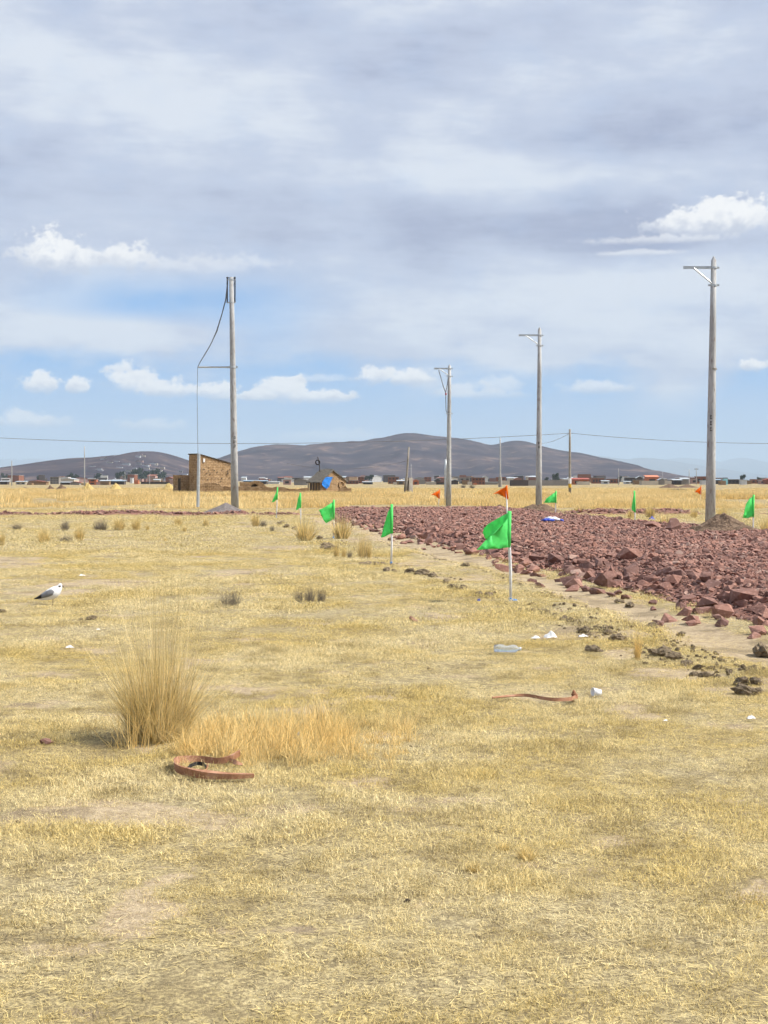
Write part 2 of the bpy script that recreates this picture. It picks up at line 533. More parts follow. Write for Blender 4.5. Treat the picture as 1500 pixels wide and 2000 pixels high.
# adobe: courses of mud brick pressed into the surface
nt = M['adobe'].node_tree
bk = nt.nodes.new('ShaderNodeTexBrick')
bk.inputs['Scale'].default_value = 1.0; bk.inputs['Mortar Size'].default_value = .028
bk.inputs['Brick Width'].default_value = .46; bk.inputs['Row Height'].default_value = .19
bk.inputs['Color1'].default_value = (1, 1, 1, 1); bk.inputs['Color2'].default_value = (.8, .8, .8, 1); bk.inputs['Mortar'].default_value = (.5, .45, .4, 1)
op_ = opos(nt)
sp = nt.nodes.new('ShaderNodeSeparateXYZ'); nt.links.new(op_, sp.inputs[0])
wob = noise(nt, op_, 2.2, 3) * .16
nt.links.new(comb(nt, X(nt, sp.outputs[0]) + X(nt, sp.outputs[1]) + wob, X(nt, sp.outputs[2]) + wob), bk.inputs['Vector'])
bs_ = nt.nodes['Principled BSDF']
nt.links.new(mixc(nt, .75, bs_.inputs['Base Color'].links[0].from_socket, bk.outputs['Color'], 'MULTIPLY'), bs_.inputs['Base Color'])

# hills
def hill_mat(name, c1, c2, c3, scale):
    m, nt, b = new_mat(name, 1, 0)
    p = gpos(nt)
    n1 = noise(nt, p, scale, 6, .6, .4); n2 = noise(nt, p, scale * 4.3, 5, .6)
    c = mixc(nt, n1.step(.38, .62), c1, c2)
    c = mixc(nt, (n1 * .4 + n2 * .6).step(.52, .62) * .85, c, c3)  # tan patches, contrast raised so the colour also paints in mottled hill shadows
    nt.links.new(c, b.inputs['Base Color'])
    return m


M['hill'] = hill_mat('hill_scrub_shadows', (.042, .035, .046), (.080, .061, .066), (.175, .125, .105), .0055)
M['far_hill'] = hill_mat('far_range', (.06, .06, .06), (.11, .095, .08), (.15, .12, .09), .0008)

# ------------------------------------------------------------------ the ground: one sheet to the horizon
ys = np.concatenate([np.linspace(-40, 2.4, 14)[:-1], np.geomspace(2.4, 130, 400)[:-1], np.geomspace(130, 37000, 56)])
us = np.linspace(-1, 1, 281)
us = np.sign(us) * np.abs(us) ** 1.25
gx = us[None, :] * (11 + .62 * np.maximum(ys, 0))[:, None]
gy = np.repeat(ys[:, None], len(us), 1)
gzv = gz(gx, gy)
nr, nc = gx.shape
idx = np.arange(nr * nc).reshape(nr, nc)
fq = np.stack([idx[:-1, :-1], idx[:-1, 1:], idx[1:, 1:], idx[1:, :-1]], -1).reshape(-1, 4)
me = np_mesh('ground', np.stack([gx, gy, gzv], -1).reshape(-1, 3), fq)
sm = soil_mask(gx.ravel(), gy.ravel()).astype(np.float32) * (gy.ravel() < 75)
me.attributes.new('soil', 'FLOAT', 'POINT').data.foreach_set('value', sm.astype(np.float32))
me.materials.append(M['ground'])
me.polygons.foreach_set('use_smooth', np.ones(len(fq), bool))
ground = tag(link('ground', me), 'wide flat plain of short dry yellow grass and bare earth', 'ground', kind='structure')


# ------------------------------------------------------------------ hills
def hill(name, prof, y0, depth, mat, label, seed, nx=260, ny=70, rough=.16, cell=420.):
    pr = np.array(prof, float)
    px = np.linspace(pr[0, 0], pr[-1, 0], nx)
    hh = np.maximum((HZ - np.interp(px, pr[:, 0], pr[:, 1])) * y0 / F + EYE, 0)
    k = np.ones(5) / 5
    hh = np.convolve(np.pad(hh, 2, mode='edge'), k, 'valid')
    x = (px - CX) * y0 / F
    v = np.linspace(-1, 1, ny)
    xx = np.repeat(x[None], ny, 0); yy = y0 + v[:, None] * depth + 0 * xx
    shp = (.5 + .5 * np.cos(np.pi * v)) ** .75
    rid = 1 - np.abs(2 * fbm(xx / cell + seed, yy / (cell * 2.2), 5, seed) - 1)
    zz = hh[None] * shp[:, None] * (1 + rough * (rid - .95) * 2.2 * (1 - shp[:, None] * .78))
    zz = zz + hh[None] * .012 * (fbm(xx / 60, yy / 60, 3, seed + 4) - .5)
    zz -= .6
    i = np.arange(nx * ny).reshape(ny, nx)
    f = np.stack([i[:-1, :-1], i[:-1, 1:], i[1:, 1:], i[1:, :-1]], -1).reshape(-1, 4)
    me = np_mesh(name, np.stack([xx, yy, zz], -1).reshape(-1, 3), f)
    me.materials.append(mat)
    me.polygons.foreach_set('use_smooth', np.ones(len(f), bool))
    tag(link(name, me), label, 'hill', kind='structure')

    def height(X_, Y_):
        ii = int(np.clip(np.searchsorted(x, X_), 1, nx - 1)); jj = int(np.clip((Y_ - y0 + depth) / (2 * depth) * (ny - 1), 0, ny - 2))
        return float(zz[jj, ii])
    return height


H_LEFT = hill('hill', [(-700, 935), (-400, 925), (-150, 918), (0, 916), (60, 912), (95, 905), (165, 894), (205, 892), (235, 888), (262, 886), (282, 880), (305, 879), (330, 886), (362, 898),
                       (400, 912), (440, 926), (480, 934), (530, 938.5)], 3000, 900, M['hill'], 'low purple-brown hill rising behind the town at left', 3)
hill('hill', [(380, 938.5), (420, 918), (455, 895), (480, 884), (515, 873), (555, 867), (600, 868), (650, 863), (705, 860), (740, 853), (770, 848), (800, 847), (830, 852), (870, 856),
              (905, 860), (940, 869), (955, 870), (985, 863), (1010, 863), (1045, 870), (1090, 880), (1120, 886), (1150, 894), (1185, 907), (1215, 918), (1245, 929), (1290, 938.5)],
     4300, 1500, M['hill'], 'broad purple-brown hill with rounded double summit behind the town', 11, rough=.8)
hill('hill', [(1020, 938), (1090, 912), (1150, 892), (1165, 890), (1190, 894), (1225, 897), (1245, 894), (1275, 895), (1300, 899), (1340, 906), (1400, 916), (1460, 927), (1520, 930), (1700, 938)],
     24000, 4000, M['far_hill'], 'faint blue mountain ridge just right of the broad hill', 17, cell=3500.)
hill('hill', [(1150, 936), (1230, 910), (1290, 898), (1330, 893), (1370, 898), (1410, 903), (1445, 893), (1470, 900), (1500, 907), (1560, 900), (1640, 912), (1900, 925), (2100, 938)],
     31000, 4500, M['far_hill'], 'palest blue far range with a small peak at the right edge', 23, cell=4500.)
hill('hill', [(-600, 930), (-300, 915), (-100, 905), (0, 898), (25, 896), (45, 899), (65, 894), (90, 898), (130, 900), (200, 915), (300, 925), (420, 938)],
     33000, 3800, M['far_hill'], 'barely visible pale range behind the left hill', 29, cell=4500.)

# the thin haze of the plain
mh = bpy.data.materials.new('haze'); mh.use_nodes = True
nt = mh.node_tree
nt.nodes.remove(nt.nodes['Principled BSDF'])
pv = nt.nodes.new('ShaderNodeVolumePrincipled')
pv.inputs['Color'].default_value = (.69, .85, 1.0, 1)
pv.inputs['Density'].default_value = 7.5e-5
pv.inputs['Anisotropy'].default_value = 0.0
nt.links.new(pv.outputs[0], nt.nodes['Material Output'].inputs['Volume'])
tag(MB().box(-26000, 26000, -600, 38500, -3, 620).build('haze', mh), 'pale blue haze over the plain', 'haze', kind='stuff')


# ------------------------------------------------------------------ blades
def blades(n, radius, h, width, lean, curve, segs, seed, out=0.0, power=.5):
    """n tapering blades standing in a disc; returns verts, tris, tint per vertex"""
    rg = np.random.default_rng(seed)
    rr = radius * rg.random(n) ** power; th = rg.random(n) * 2 * np.pi
    bx, by = rr * np.cos(th), rr * np.sin(th)
    az = np.where(rg.random(n) < out, th + rg.normal(0, .5, n), rg.random(n) * 2 * np.pi)
    L = rg.uniform(h[0], h[1], n)
    l0 = rg.uniform(lean[0], lean[1], n)
    if out > 0: l0 = l0 * (.25 + .75 * rr / radius)
    cv = rg.uniform(curve[0], curve[1], n)
    w = rg.uniform(width[0], width[1], n)
    tint = rg.random(n)
    sa_ = az + np.pi / 2 + rg.normal(0, .6, n)
    px, py, pz = bx.copy(), by.copy(), np.full(n, -.004)
    V, T = [], []
    for k in range(segs + 1):
        t = k / segs
        if k:
            a = l0 + cv * (t - .5 / segs)
            px = px + L / segs * np.sin(a) * np.cos(az); py = py + L / segs * np.sin(a) * np.sin(az); pz = pz + L / segs * np.cos(a)
        if k < segs:
            ww = w * (1 - .75 * t) * .5
            V.append(np.stack([px - ww * np.cos(sa_), py - ww * np.sin(sa_), pz], -1))
            V.append(np.stack([px + ww * np.cos(sa_), py + ww * np.sin(sa_), pz], -1))
        else:
            V.append(np.stack([px, py, pz], -1))
    per = 2 * segs + 1
    v = np.stack(V, 1).reshape(-1, 3)
    base = np.arange(n)[:, None] * per
    tr = []
    for k in range(segs - 1):
        tr += [[2 * k, 2 * k + 1, 2 * k + 3], [2 * k, 2 * k + 3, 2 * k + 2]]
    tr.append([2 * segs - 2, 2 * segs - 1, 2 * segs])
    f = (base[:, None] + np.array(tr)[None]).reshape(-1, 3)
    return v, f, np.repeat(tint, per)


def blade_mesh(name, mat, sets):
    V, Fs, T, o = [], [], [], 0
    for v, f, t in sets:
        V.append(v); Fs.append(f + o); T.append(t); o += len(v)
    me = np_mesh(name, np.concatenate(V), np.concatenate(Fs))
    me.attributes.new('tint', 'FLOAT', 'POINT').data.foreach_set('value', np.concatenate(T).astype(np.float32))
    me.materials.append(mat)
    return me


def scatter(name, pts, rot, scl, meshes, label, cat, parent=None):
    """one 'stuff' object: copies of a few small meshes at the given points"""
    vc = bpy.data.collections.new(name + '_pieces')
    for k, q in enumerate(meshes):
        vc.objects.link(bpy.data.objects.new(name + '_piece', q))
    n = len(pts)
    me = bpy.data.meshes.new(name)
    me.vertices.add(n); me.vertices.foreach_set('co', np.asarray(pts, np.float32).ravel())
    me.attributes.new('rot', 'FLOAT_VECTOR', 'POINT').data.foreach_set('vector', np.asarray(rot, np.float32).ravel())
    me.attributes.new('scl', 'FLOAT', 'POINT').data.foreach_set('value', np.asarray(scl, np.float32))
    ng = bpy.data.node_groups.new(name + '_scatter', 'GeometryNodeTree')
    ng.interface.new_socket('Geometry', in_out='INPUT', socket_type='NodeSocketGeometry')
    ng.interface.new_socket('Geometry', in_out='OUTPUT', socket_type='NodeSocketGeometry')
    gi, go = ng.nodes.new('NodeGroupInput'), ng.nodes.new('NodeGroupOutput')
    ci = ng.nodes.new('GeometryNodeCollectionInfo'); ci.inputs[0].default_value = vc
    ci.inputs['Separate Children'].default_value = True; ci.inputs['Reset Children'].default_value = True
    ip = ng.nodes.new('GeometryNodeInstanceOnPoints'); ip.inputs['Pick Instance'].default_value = True
    ra = ng.nodes.new('GeometryNodeInputNamedAttribute'); ra.data_type = 'FLOAT_VECTOR'; ra.inputs[0].default_value = 'rot'
    sa_ = ng.nodes.new('GeometryNodeInputNamedAttribute'); sa_.data_type = 'FLOAT'; sa_.inputs[0].default_value = 'scl'
    L = ng.links.new
    L(gi.outputs[0], ip.inputs['Points']); L(ci.outputs[0], ip.inputs['Instance'])
    L(ra.outputs[0], ip.inputs['Rotation']); L(sa_.outputs[0], ip.inputs['Scale'])
    L(ip.outputs[0], go.inputs[0])
    o = link(name, me, parent)
    mo = o.modifiers.new('scatter', 'NODES'); mo.node_group = ng
    if parent: o['kind'] = 'stuff'
    else: tag(o, label, cat, kind='stuff')
    return o


rng = np.random.default_rng(7)


def fan(n, y0, y1, side=.30, pad=1.5, right=None):
    """n random ground points in the wedge the lens sees (with margin), even per square metre"""
    a = rng.random(n)
    y = np.sqrt(y0 ** 2 + a * (y1 ** 2 - y0 ** 2))
    x = (rng.random(n) * 2 - 1) * (side * y + pad)
    return x, y


def on_road(x, y, grow=0.0):
    xl = road_left(y)
    main = (x > xl - grow) & (x < xl + ROAD_W + grow) & (y < ROAD_END) & (y > 6)
    left = (y > 64.2 - grow) & (y < 66.6 + grow) & (x <= xl)
    right = (y > 66 - grow) & (y < 69 + grow) & (x >= xl) & (x < 20)
    return main | left | right


def zrots(n, tilt=.12):
    r = rng.normal(0, tilt, (n, 3)); r[:, 2] = rng.random(n) * 2 * np.pi
    return r


def turf_layer(name, n, y0, y1, meshes, smin, smax, label, thin):
    x, y = fan(n, y0, y1)
    s = soil_mask(x, y)
    keep = (rng.random(len(x)) > s * thin) & ~on_road(x, y, -.1)
    x, y, s = x[keep], y[keep], s[keep]
    tuft = fbm(x * .9, y * .9, 4, 77)
    gap = fbm(x * 1.8, y * 1.8, 4, 78)
    kk = rng.random(len(x)) > .9 * sstep(gap, .50, .63)
    x, y, s, tuft = x[kk], y[kk], s[kk], tuft[kk]
    scl = (smin + (smax - smin) * sstep(tuft, .3, .7)) * rng.uniform(.75, 1.2, len(x)) * (1 - .45 * s)
    return scatter(name, np.stack([x, y, gz(x, y)], -1), zrots(len(x)), scl, meshes, label, 'grass')


near = [blade_mesh('turf_clump', M['turf'], [blades(120, .12, (.012, .030), (.002, .0036), (.2, 1.25), (-.2, .9), 2, 100 + k),
                                             blades(60, .13, (.02, .05), (.0018, .003), (1.25, 1.6), (-.1, .25), 1, 200 + k),
                                             blades(4, .1, (.03, .065), (.0016, .0024), (.1, .8), (0, .8), 3, 300 + k)]) for k in range(7)]
midc = [blade_mesh('turf_clump', M['turf'], [blades(120, .26, (.016, .042), (.005, .008), (.2, 1.25), (0, .7), 1, 400 + k),
                                             blades(50, .26, (.03, .07), (.004, .007), (1.25, 1.57), (0, .2), 1, 500 + k)]) for k in range(6)]
farc = [blade_mesh('turf_clump', M['turf'], [blades(90, .6, (.02, .055), (.012, .022), (.2, 1.25), (0, .6), 1, 600 + k)]) for k in range(5)]
turf_layer('short_grass', 15000, 3.2, 14, near, .7, 1.25, 'short dry grass in the foreground', .93)
turf_layer('short_grass', 26000, 13.5, 32, midc, .65, 1.2, 'short dry grass of the middle distance', .95)
turf_layer('short_grass', 26000, 31, 76, farc, .6, 1.1, 'short dry grass beyond the flags', .95)

x, y = fan(11000, 3.2, 15)
flat = [blade_mesh('straw', M['turf'], [blades(40, .17, (.015, .06), (.002, .004), (1.42, 1.58), (-.06, .06), 2, 1300 + k)]) for k in range(5)]
scatter('straw_litter', np.stack([x, y, gz(x, y) + .007], -1), zrots(len(x), .03), rng.uniform(.6, 1.25, len(x)) * (1 - .5 * soil_mask(x, y)), flat, 'flattened dead straw lying between the grass', 'straw')

# taller golden grass: the field beyond the cross track and the patch by the big tussock
tallc = [blade_mesh('tall_clump', M['gold_far'], [blades(70, .7, (.25, .55), (.016, .03), (.05, .5), (0, .6), 2, 700 + k)]) for k in range(6)]
x, y = fan(42000, 77, 240, .31, 6)
k_ = (rng.random(len(x)) < np.where(y < 150, 1, .45)) & (fbm(x * .08, y * .08, 4, 51) > .41)
edge_ = 79 + 7 * (fbm(x * .1, x * 0, 3, 52) - .4)
k_ &= y > edge_
x, y = x[k_], y[k_]
s_ = rng.uniform(.55, 1.1, len(x)) * np.where((x > 6) & (y < 100), .75, 1) * (0.45 + .9 * fbm(x * .15, y * .15, 3, 53))
scatter('tall_grass', np.stack([x, y, gz(x, y)], -1), zrots(len(x), .08), s_, tallc, 'tall golden dry grass field beyond the red stone track', 'grass')

patchc = [blade_mesh('tall_clump', M['gold'], [blades(34, .08, (.07, .28), (.003, .0058), (.05, .75), (0, 1.1), 4, 800 + k),
                                               blades(22, .1, (.05, .16), (.002, .004), (.5, 1.4), (0, .5), 3, 850 + k)]) for k in range(6)]
n = 300
u = rng.random(n); px = 350 + 470 * u ** .95 + rng.normal(0, 18, n); py = 1455 + rng.normal(0, 22, n) - 8 * (u > .5)
k_ = rng.random(n) < np.where(px > 690, .55, 1)
px, py = px[k_], np.clip(py[k_], 1405, 1500)
y = EYE * F / (py - HZ); x = (px - CX) * y / F
scatter('tall_grass', np.stack([x, y, gz(x, y)], -1), zrots(len(x), .1), rng.uniform(.4, .95, len(x)) * np.where(px > 640, .75, 1), patchc,
        'patch of knee-high golden grass right of the big tussock', 'grass')

# ------------------------------------------------------------------ the red stone road
def bed_h(x, y):
    xl = road_left(y)
    a = sstep(x, xl + .05, xl + 1.1) * (1 - sstep(x, xl + ROAD_W - 1.0, xl + ROAD_W)) * (1 - sstep(y, ROAD_END - 1.2, ROAD_END)) * sstep(y, 6, 8)
    l = sstep(y, 64.2, 65.0) * (1 - sstep(y, 65.8, 66.6)) * (x < xl + 1) * sstep(fbm(x * .25, y * 0, 3, 62), .3, .6)
    r = sstep(y, 66, 66.8) * (1 - sstep(y, 68.2, 69)) * (x > xl + 2) * (1 - sstep(x, 17, 20)) * sstep(fbm(x * .25, y * 0, 3, 63), .3, .5)
    n = fbm(x * .8, y * .8, 3, 61)
    return np.maximum.reduce([a * (.17 + .09 * n), l * (.05 + .12 * n), r * (.10 + .12 * n)])


bx_ = np.linspace(-38, 24, 248); by_ = np.geomspace(6, 73, 260)
gx, gy = np.meshgrid(bx_, by_)
hb = bed_h(gx, gy)
zz = gz(gx, gy) + hb - .03 * (hb < .01)
idx = np.arange(gx.size).reshape(gx.shape)
fq = np.stack([idx[:-1, :-1], idx[:-1, 1:], idx[1:, 1:], idx[1:, :-1]], -1).reshape(-1, 4)
keep = (hb.ravel()[fq].max(1) > .01)
fq = fq[keep]
used, inv = np.unique(fq, return_inverse=True)
me = np_mesh('road', np.stack([gx, gy, zz], -1).reshape(-1, 3)[used], inv.reshape(-1, 4))
me.materials.append(M['bed'])
road = tag(link('road', me), 'raised road bed of broken red stone running to a cross track', 'road', kind='structure')


def rock_mesh(seed, npts=13, flat=.68):
    rg = random.Random(seed)
    bm = bmesh.new()
    for _ in range(npts):
        v = Vector((rg.gauss(0, 1), rg.gauss(0, 1), rg.gauss(0, 1))).normalized() * rg.uniform(.75, 1.05)
        bm.verts.new((v.x * .62, v.y * .5, v.z * flat * .5))
    r = bmesh.ops.convex_hull(bm, input=bm.verts)
    bmesh.ops.delete(bm, geom=list({g for g in list(r['geom_interior']) + list(r['geom_unused']) if isinstance(g, bmesh.types.BMVert)}), context='VERTS')
    bmesh.ops.recalc_face_normals(bm, faces=bm.faces)
    me = bpy.data.meshes.new('rock'); bm.to_mesh(me); bm.free()
    me.materials.append(M['stone'])
    return me


ROCKS = [rock_mesh(40 + k, 11 + k % 5, .55 + .07 * (k % 5)) for k in range(16)]
px_, py_, ps_ = [], [], []
def rocks(n, y0, y1, slo, shi, where):
    y = np.sqrt(y0 ** 2 + rng.random(n) * (y1 ** 2 - y0 ** 2)) if y0 > 0 else rng.uniform(y0, y1, n)
    xl = road_left(y)
    if where == 'bed': x = xl + .1 + rng.random(n) * (ROAD_W - .2)
    else: x = xl + .25 + rng.normal(0, .42, n)
    s = np.exp(rng.uniform(math.log(slo), math.log(shi), n))
    k = (x < .27 * y + 3.5)
    px_.append(x[k]); py_.append(y[k]); ps_.append(s[k])


rocks(60000, 9, 40, .03, .105, 'bed')
rocks(2600, 9, 40, .09, .19, 'bed')
rocks(40000, 39, ROAD_END - .3, .045, .14, 'bed')
rocks(1500, 39, ROAD_END - .3, .12, .22, 'bed')
rocks(520, 11, 60, .10, .30, 'edge')
rocks(34, 14, 26, .2, .38, 'edge')
x = rng.uniform(-28, -3, 1000); y = rng.normal(65.4, .45, 1000)
k = fbm(x * .25, y * 0, 3, 62) > .38
px_.append(x[k]); py_.append(y[k]); ps_.append(rng.uniform(.08, .22, k.sum()))
x = rng.uniform(6, 20, 900); y = rng.normal(67.5, .6, 900)
k = fbm(x * .25, y * 0, 3, 63) > .36
px_.append(x[k]); py_.append(y[k]); ps_.append(rng.uniform(.08, .22, k.sum()))
x, y, s = map(np.concatenate, (px_, py_, ps_))
z = gz(x, y) + bed_h(x, y) + s * rng.uniform(-.02, .2, len(s))
ro = rng.normal(0, .35, (len(x), 3)); ro[:, 2] = rng.random(len(x)) * 2 * np.pi
app = s / y * (np.abs(x) < .262 * y) * (1 - .6 * (y < 12))
order = np.argsort(-app)
for i in order[:300]:
    o = link('rock', ROCKS[int(i) % 16], road, (x[i], y[i], z[i]))
    o.rotation_euler = ro[i]; o.scale = (s[i] * 1.15,) * 3
rest = order[300:]
scatter('rubble', np.stack([x, y, z], -1)[rest], ro[rest], s[rest] * 1.15, ROCKS, None, None, road)

# boulders standing clear of the road
for px, py, s, label in ((1276, 1046, .52, 'dark red boulder on the far road edge left of a pale boulder'),
                         (1312, 1052, .66, 'pale pinkish boulder on the far road edge near the tallest right pole'),
                         (1285, 1219, .17, 'small reddish stone lying on the grass left of another loose stone'),
                         (1482, 1222, .2, 'reddish stone at the right frame edge below the road'),
                         (808, 1212, .11, 'lone dark brown stone on open short grass'),
                         (90, 1456, .075, 'small pale pink stone left of the big tussock')):
    gx_, gy_ = ground_at(px, py)
    lift = float(bed_h(np.array([gx_]), np.array([gy_]))[0]) * .6
    o = tag(link('boulder' if s > .5 else 'stone', rock_mesh(int(px), 16, .9).copy() if s > .5 else rock_mesh(int(px), 14, .75), None, (gx_, gy_, gz1(gx_, gy_) + lift + s * .2)), label, 'boulder' if s > .5 else 'stone')
    o.scale = (s, s, s); o.rotation_euler = (.2, .1, px * .7)


# ------------------------------------------------------------------ mounds and clods
def mound(name, px, py, w, h, mat, label, seed, lumps=.25):
    cx, cy = ground_at(px, py)
    n, k = 56, 30
    mb = MB()
    for i in range(k + 1):
        r = i / k
        for j in range(n):
            a = 2 * math.pi * j / n
            rr = w * .5 * r * (1 + .25 * (float(vn(3 + 2 * math.cos(a), 3 + 2 * math.sin(a), seed)) - .5))
            lx, ly = rr * math.cos(a), rr * math.sin(a)
            zz_ = h * (1 - r) ** .85 * (1 - .3 * r) if r < 1 else -.05
            zz_ += h * lumps * ((float(fbm(lx * 7 / w + 9, ly * 7 / w + 4, 4, seed)) - .5) * (1 - r) * 1.4 + (float(fbm(lx * 26 / w, ly * 26 / w, 2, seed + 1)) - .5) * .45 * (1 - r ** 4))
            mb.v.append((lx, ly, zz_))
    for i in range(k):
        for j in range(n):
            a, b2 = i * n + j, i * n + (j + 1) % n
            mb.face((a, b2, b2 + n, a + n))
    o = mb.build(name, mat, None, False, (cx, cy, gz1(cx, cy)))
    return tag(o, label, 'mound')


mound('gravel_mound', 441, 1003.5, 2.5, .52, M['gravel'], 'grey gravel mound heaped round the foot of the leftmost tall pole', 5, .12)
mound('soil_mound', 1412, 1054, 3.0, .74, M['mound'], 'brown soil mound at the foot of the tallest right pole', 6, .4)
mound('soil_mound', 1052, 1004, 2.6, .52, M['mound'], 'low reddish soil mound at the foot of the middle right pole', 8, .4)
mound('soil_mound', 975, 1000, 1.1, .35, M['mound'], 'small brown soil heap behind the road end below the orange pennant', 9, .5)


def clod_mesh(seed):
    bm = bmesh.new(); bmesh.ops.create_icosphere(bm, subdivisions=3, radius=.5)
    for v in bm.verts:
        q = v.co
        f = .35 + 1.1 * float(fbm(q.x * 4.5 + 7 + seed + q.z * 2.5, q.y * 4.5 + q.z * 4 + seed * 1.7, 4, seed)) + .25 * float(vn(q.x * 13 + q.z * 9, q.y * 13 - q.z * 7, seed + 3))
        v.co = Vector((q.x * f, q.y * f * .85, q.z * f * .7))
    me = bpy.data.meshes.new('clod'); bm.to_mesh(me); bm.free(); me.materials.append(M['earth'])
    return me


CLODS = [clod_mesh(k + 1) for k in range(6)]
rr = random.Random(4)
for (pts, label, group) in (
    ([(1292, 1280, .26), (1318, 1285, .2), (1278, 1276, .15), (1342, 1296, .15), (1362, 1303, .12), (1388, 1305, .1)], 'dark earth clod in the row right of the small golden tuft', 'clods right of the golden tuft'),
    ([(1140, 1238, .22), (1165, 1235, .2), (1185, 1238, .22), (1205, 1254, .25), (1190, 1243, .16), (1148, 1246, .12)], 'dark earth clod in the row left of the small golden tuft', 'clods left of the golden tuft'),
    ([(1160, 1271, .2)], 'single flat dark clod lying apart in front of the sod row', None),
    ([(1040, 1195, .16), (1065, 1200, .2), (1085, 1205, .16), (1100, 1215, .15), (1118, 1218, .13), (1015, 1193, .12)], 'crumbled earth clod just right of the nearest green flag foot', 'clods by the nearest flag'),
    ([(800, 1122, .3), (825, 1125, .34), (845, 1128, .22), (755, 1117, .22), (770, 1119, .16), (872, 1138, .2), (885, 1150, .26), (900, 1152, .16), (910, 1113, .24), (905, 1148, .16)], 'dark earth clod in the sod row between the two nearest green flags', 'clods between the nearest flags'),
    ([(935, 1163, .2), (955, 1165, .22), (965, 1160, .14)], 'dark earth clod on grass just left of the nearest flag foot', 'clods left of the nearest flag'),
    ([(640, 1070, .4), (648, 1076, .36), (632, 1074, .3)], 'grey earth clod in the heap left of the third green flag foot', 'clods by the third flag'),
    ([(545, 1025, .4), (560, 1030, .42), (575, 1034, .3), (552, 1021, .3), (625, 1054, .3), (612, 1050, .3)], 'grey earth clod in the row by the far green flags', 'clods by the far flags'),
    ([(705, 1103, .2), (716, 1104, .24), (735, 1104, .26), (748, 1103, .2)], 'dark earth clod beside the foot of the second green flag', 'clods by the second flag'),
    ([(1375, 1322, .13), (1384, 1323, .12), (1400, 1325, .1), (1424, 1320, .09), (1355, 1319, .12)], 'earth clod at the lower end of the sod row on pale soil', 'clods on pale soil'),
    ([(1455, 1358, .22), (1480, 1356, .14), (1448, 1340, .2), (1478, 1342, .16)], 'dark earth clod at the right frame edge', 'clods at the right edge'),
    ([(178, 1214, .16), (158, 1214, .08)], 'dark dung clod on the grass between gull and big tussock', 'dung on the grass'),
    ([(3, 1197, .14)], 'dark dung clod at the left frame edge below the gull', None),
    ([(1210, 1172, .18), (1230, 1180, .2), (1270, 1226, .2), (1285, 1232, .16), (1490, 1270, .35), (1330, 1236, .16)], 'earth clod on the bank along the pale wheel track', 'clods along the wheel track'),
    ([(1150, 1012, .5), (1130, 1016, .4), (1170, 1018, .4), (1205, 1022, .5), (1218, 1019, .4)], 'dark clod at the far right road edge beyond the blue bag', 'clods beyond the bag')):
    for px, py, s in pts:
        gx_, gy_ = ground_at(px, py)
        o = tag(link('earth_clod', CLODS[rr.randrange(6)], None, (gx_, gy_, gz1(gx_, gy_) + s * .12)), label, 'clod', group)
        s *= .58
        o.scale = (s * rr.uniform(1, 1.5), s, s * rr.uniform(.7, 1)); o.rotation_euler = (rr.uniform(-.3, .3), rr.uniform(-.3, .3), rr.uniform(0, 6))
# crumbs of loose earth along the sod row and the track bank
n = 1000
t = rng.random(n); y = 11.5 + 26 * t ** 1.6
xs = np.interp(y, [11.5, 12.7, 14.5, 17.5, 19.5, 23, 27, 37], [2.9, 2.42, 2.15, 1.88, 1.35, .9, .15, -1.2]) + rng.normal(0, .16, n)
x = np.where(rng.random(n) < .45, path_x(y) - .55 + rng.normal(0, .12, n), xs)
s = np.exp(rng.uniform(math.log(.01), math.log(.05), n))
x2, y2 = fan(150, 4, 24)
x, y, s = np.concatenate([x, x2]), np.concatenate([y, y2]), np.concatenate([s, rng.uniform(.008, .026, 150)]); n = len(x)
scatter('earth_crumbs', np.stack([x, y, gz(x, y) + s * .15], -1), zrots(n, .4), s, CLODS, 'loose crumbs of dark earth along the sod row and wheel track', 'soil')


# ------------------------------------------------------------------ tussocks
def tussock_mesh(seed, mat, h, r, n, w, lean=.75, out=.85):
    a = blades(n, r, (h * .35, h * .85), w, (.02, lean), (-.05, .75), 4, seed, out)
    b_ = blades(int(n * .35), r * .8, (h * .7, h * 1.15), (w[0] * .6, w[1] * .7), (.0, lean * .65), (-.05, .4), 4, seed + 1, out)
    return blade_mesh('tussock', mat, [a, b_])


gx_, gy_ = ground_at(310, 1446)
big = empty('grass_tussock', (gx_, gy_, gz1(gx_, gy_)), 'big bushy straw-coloured grass tussock in the left foreground', 'grass tussock')
link('leaves', blade_mesh('leaves', M['ichu'], [blades(1500, .15, (.18, .62), (.0024, .0046), (.0, .74), (-.3, .8), 5, 901, .85), blades(750, .16, (.14, .44), (.002, .0036), (.3, 1.2), (-.4, .7), 5, 902, .8)]), big)
link('seed_stalks', blade_mesh('stalks', M['ichu_tall'], [blades(340, .14, (.5, 1.32), (.0018, .003), (.0, .46), (-.1, .5), 5, 903, .9), blades(60, .2, (.5, 1.0), (.0016, .0026), (.4, 1.2), (0, .5), 5, 904, .95)]), big)
link('young_shoots', blade_mesh('shoots', M['gold'], [blades(80, .15, (.12, .42), (.0035, .0065), (.0, .9), (-.2, .9), 5, 905, .5)]), big, (-.10, -.2, 0))

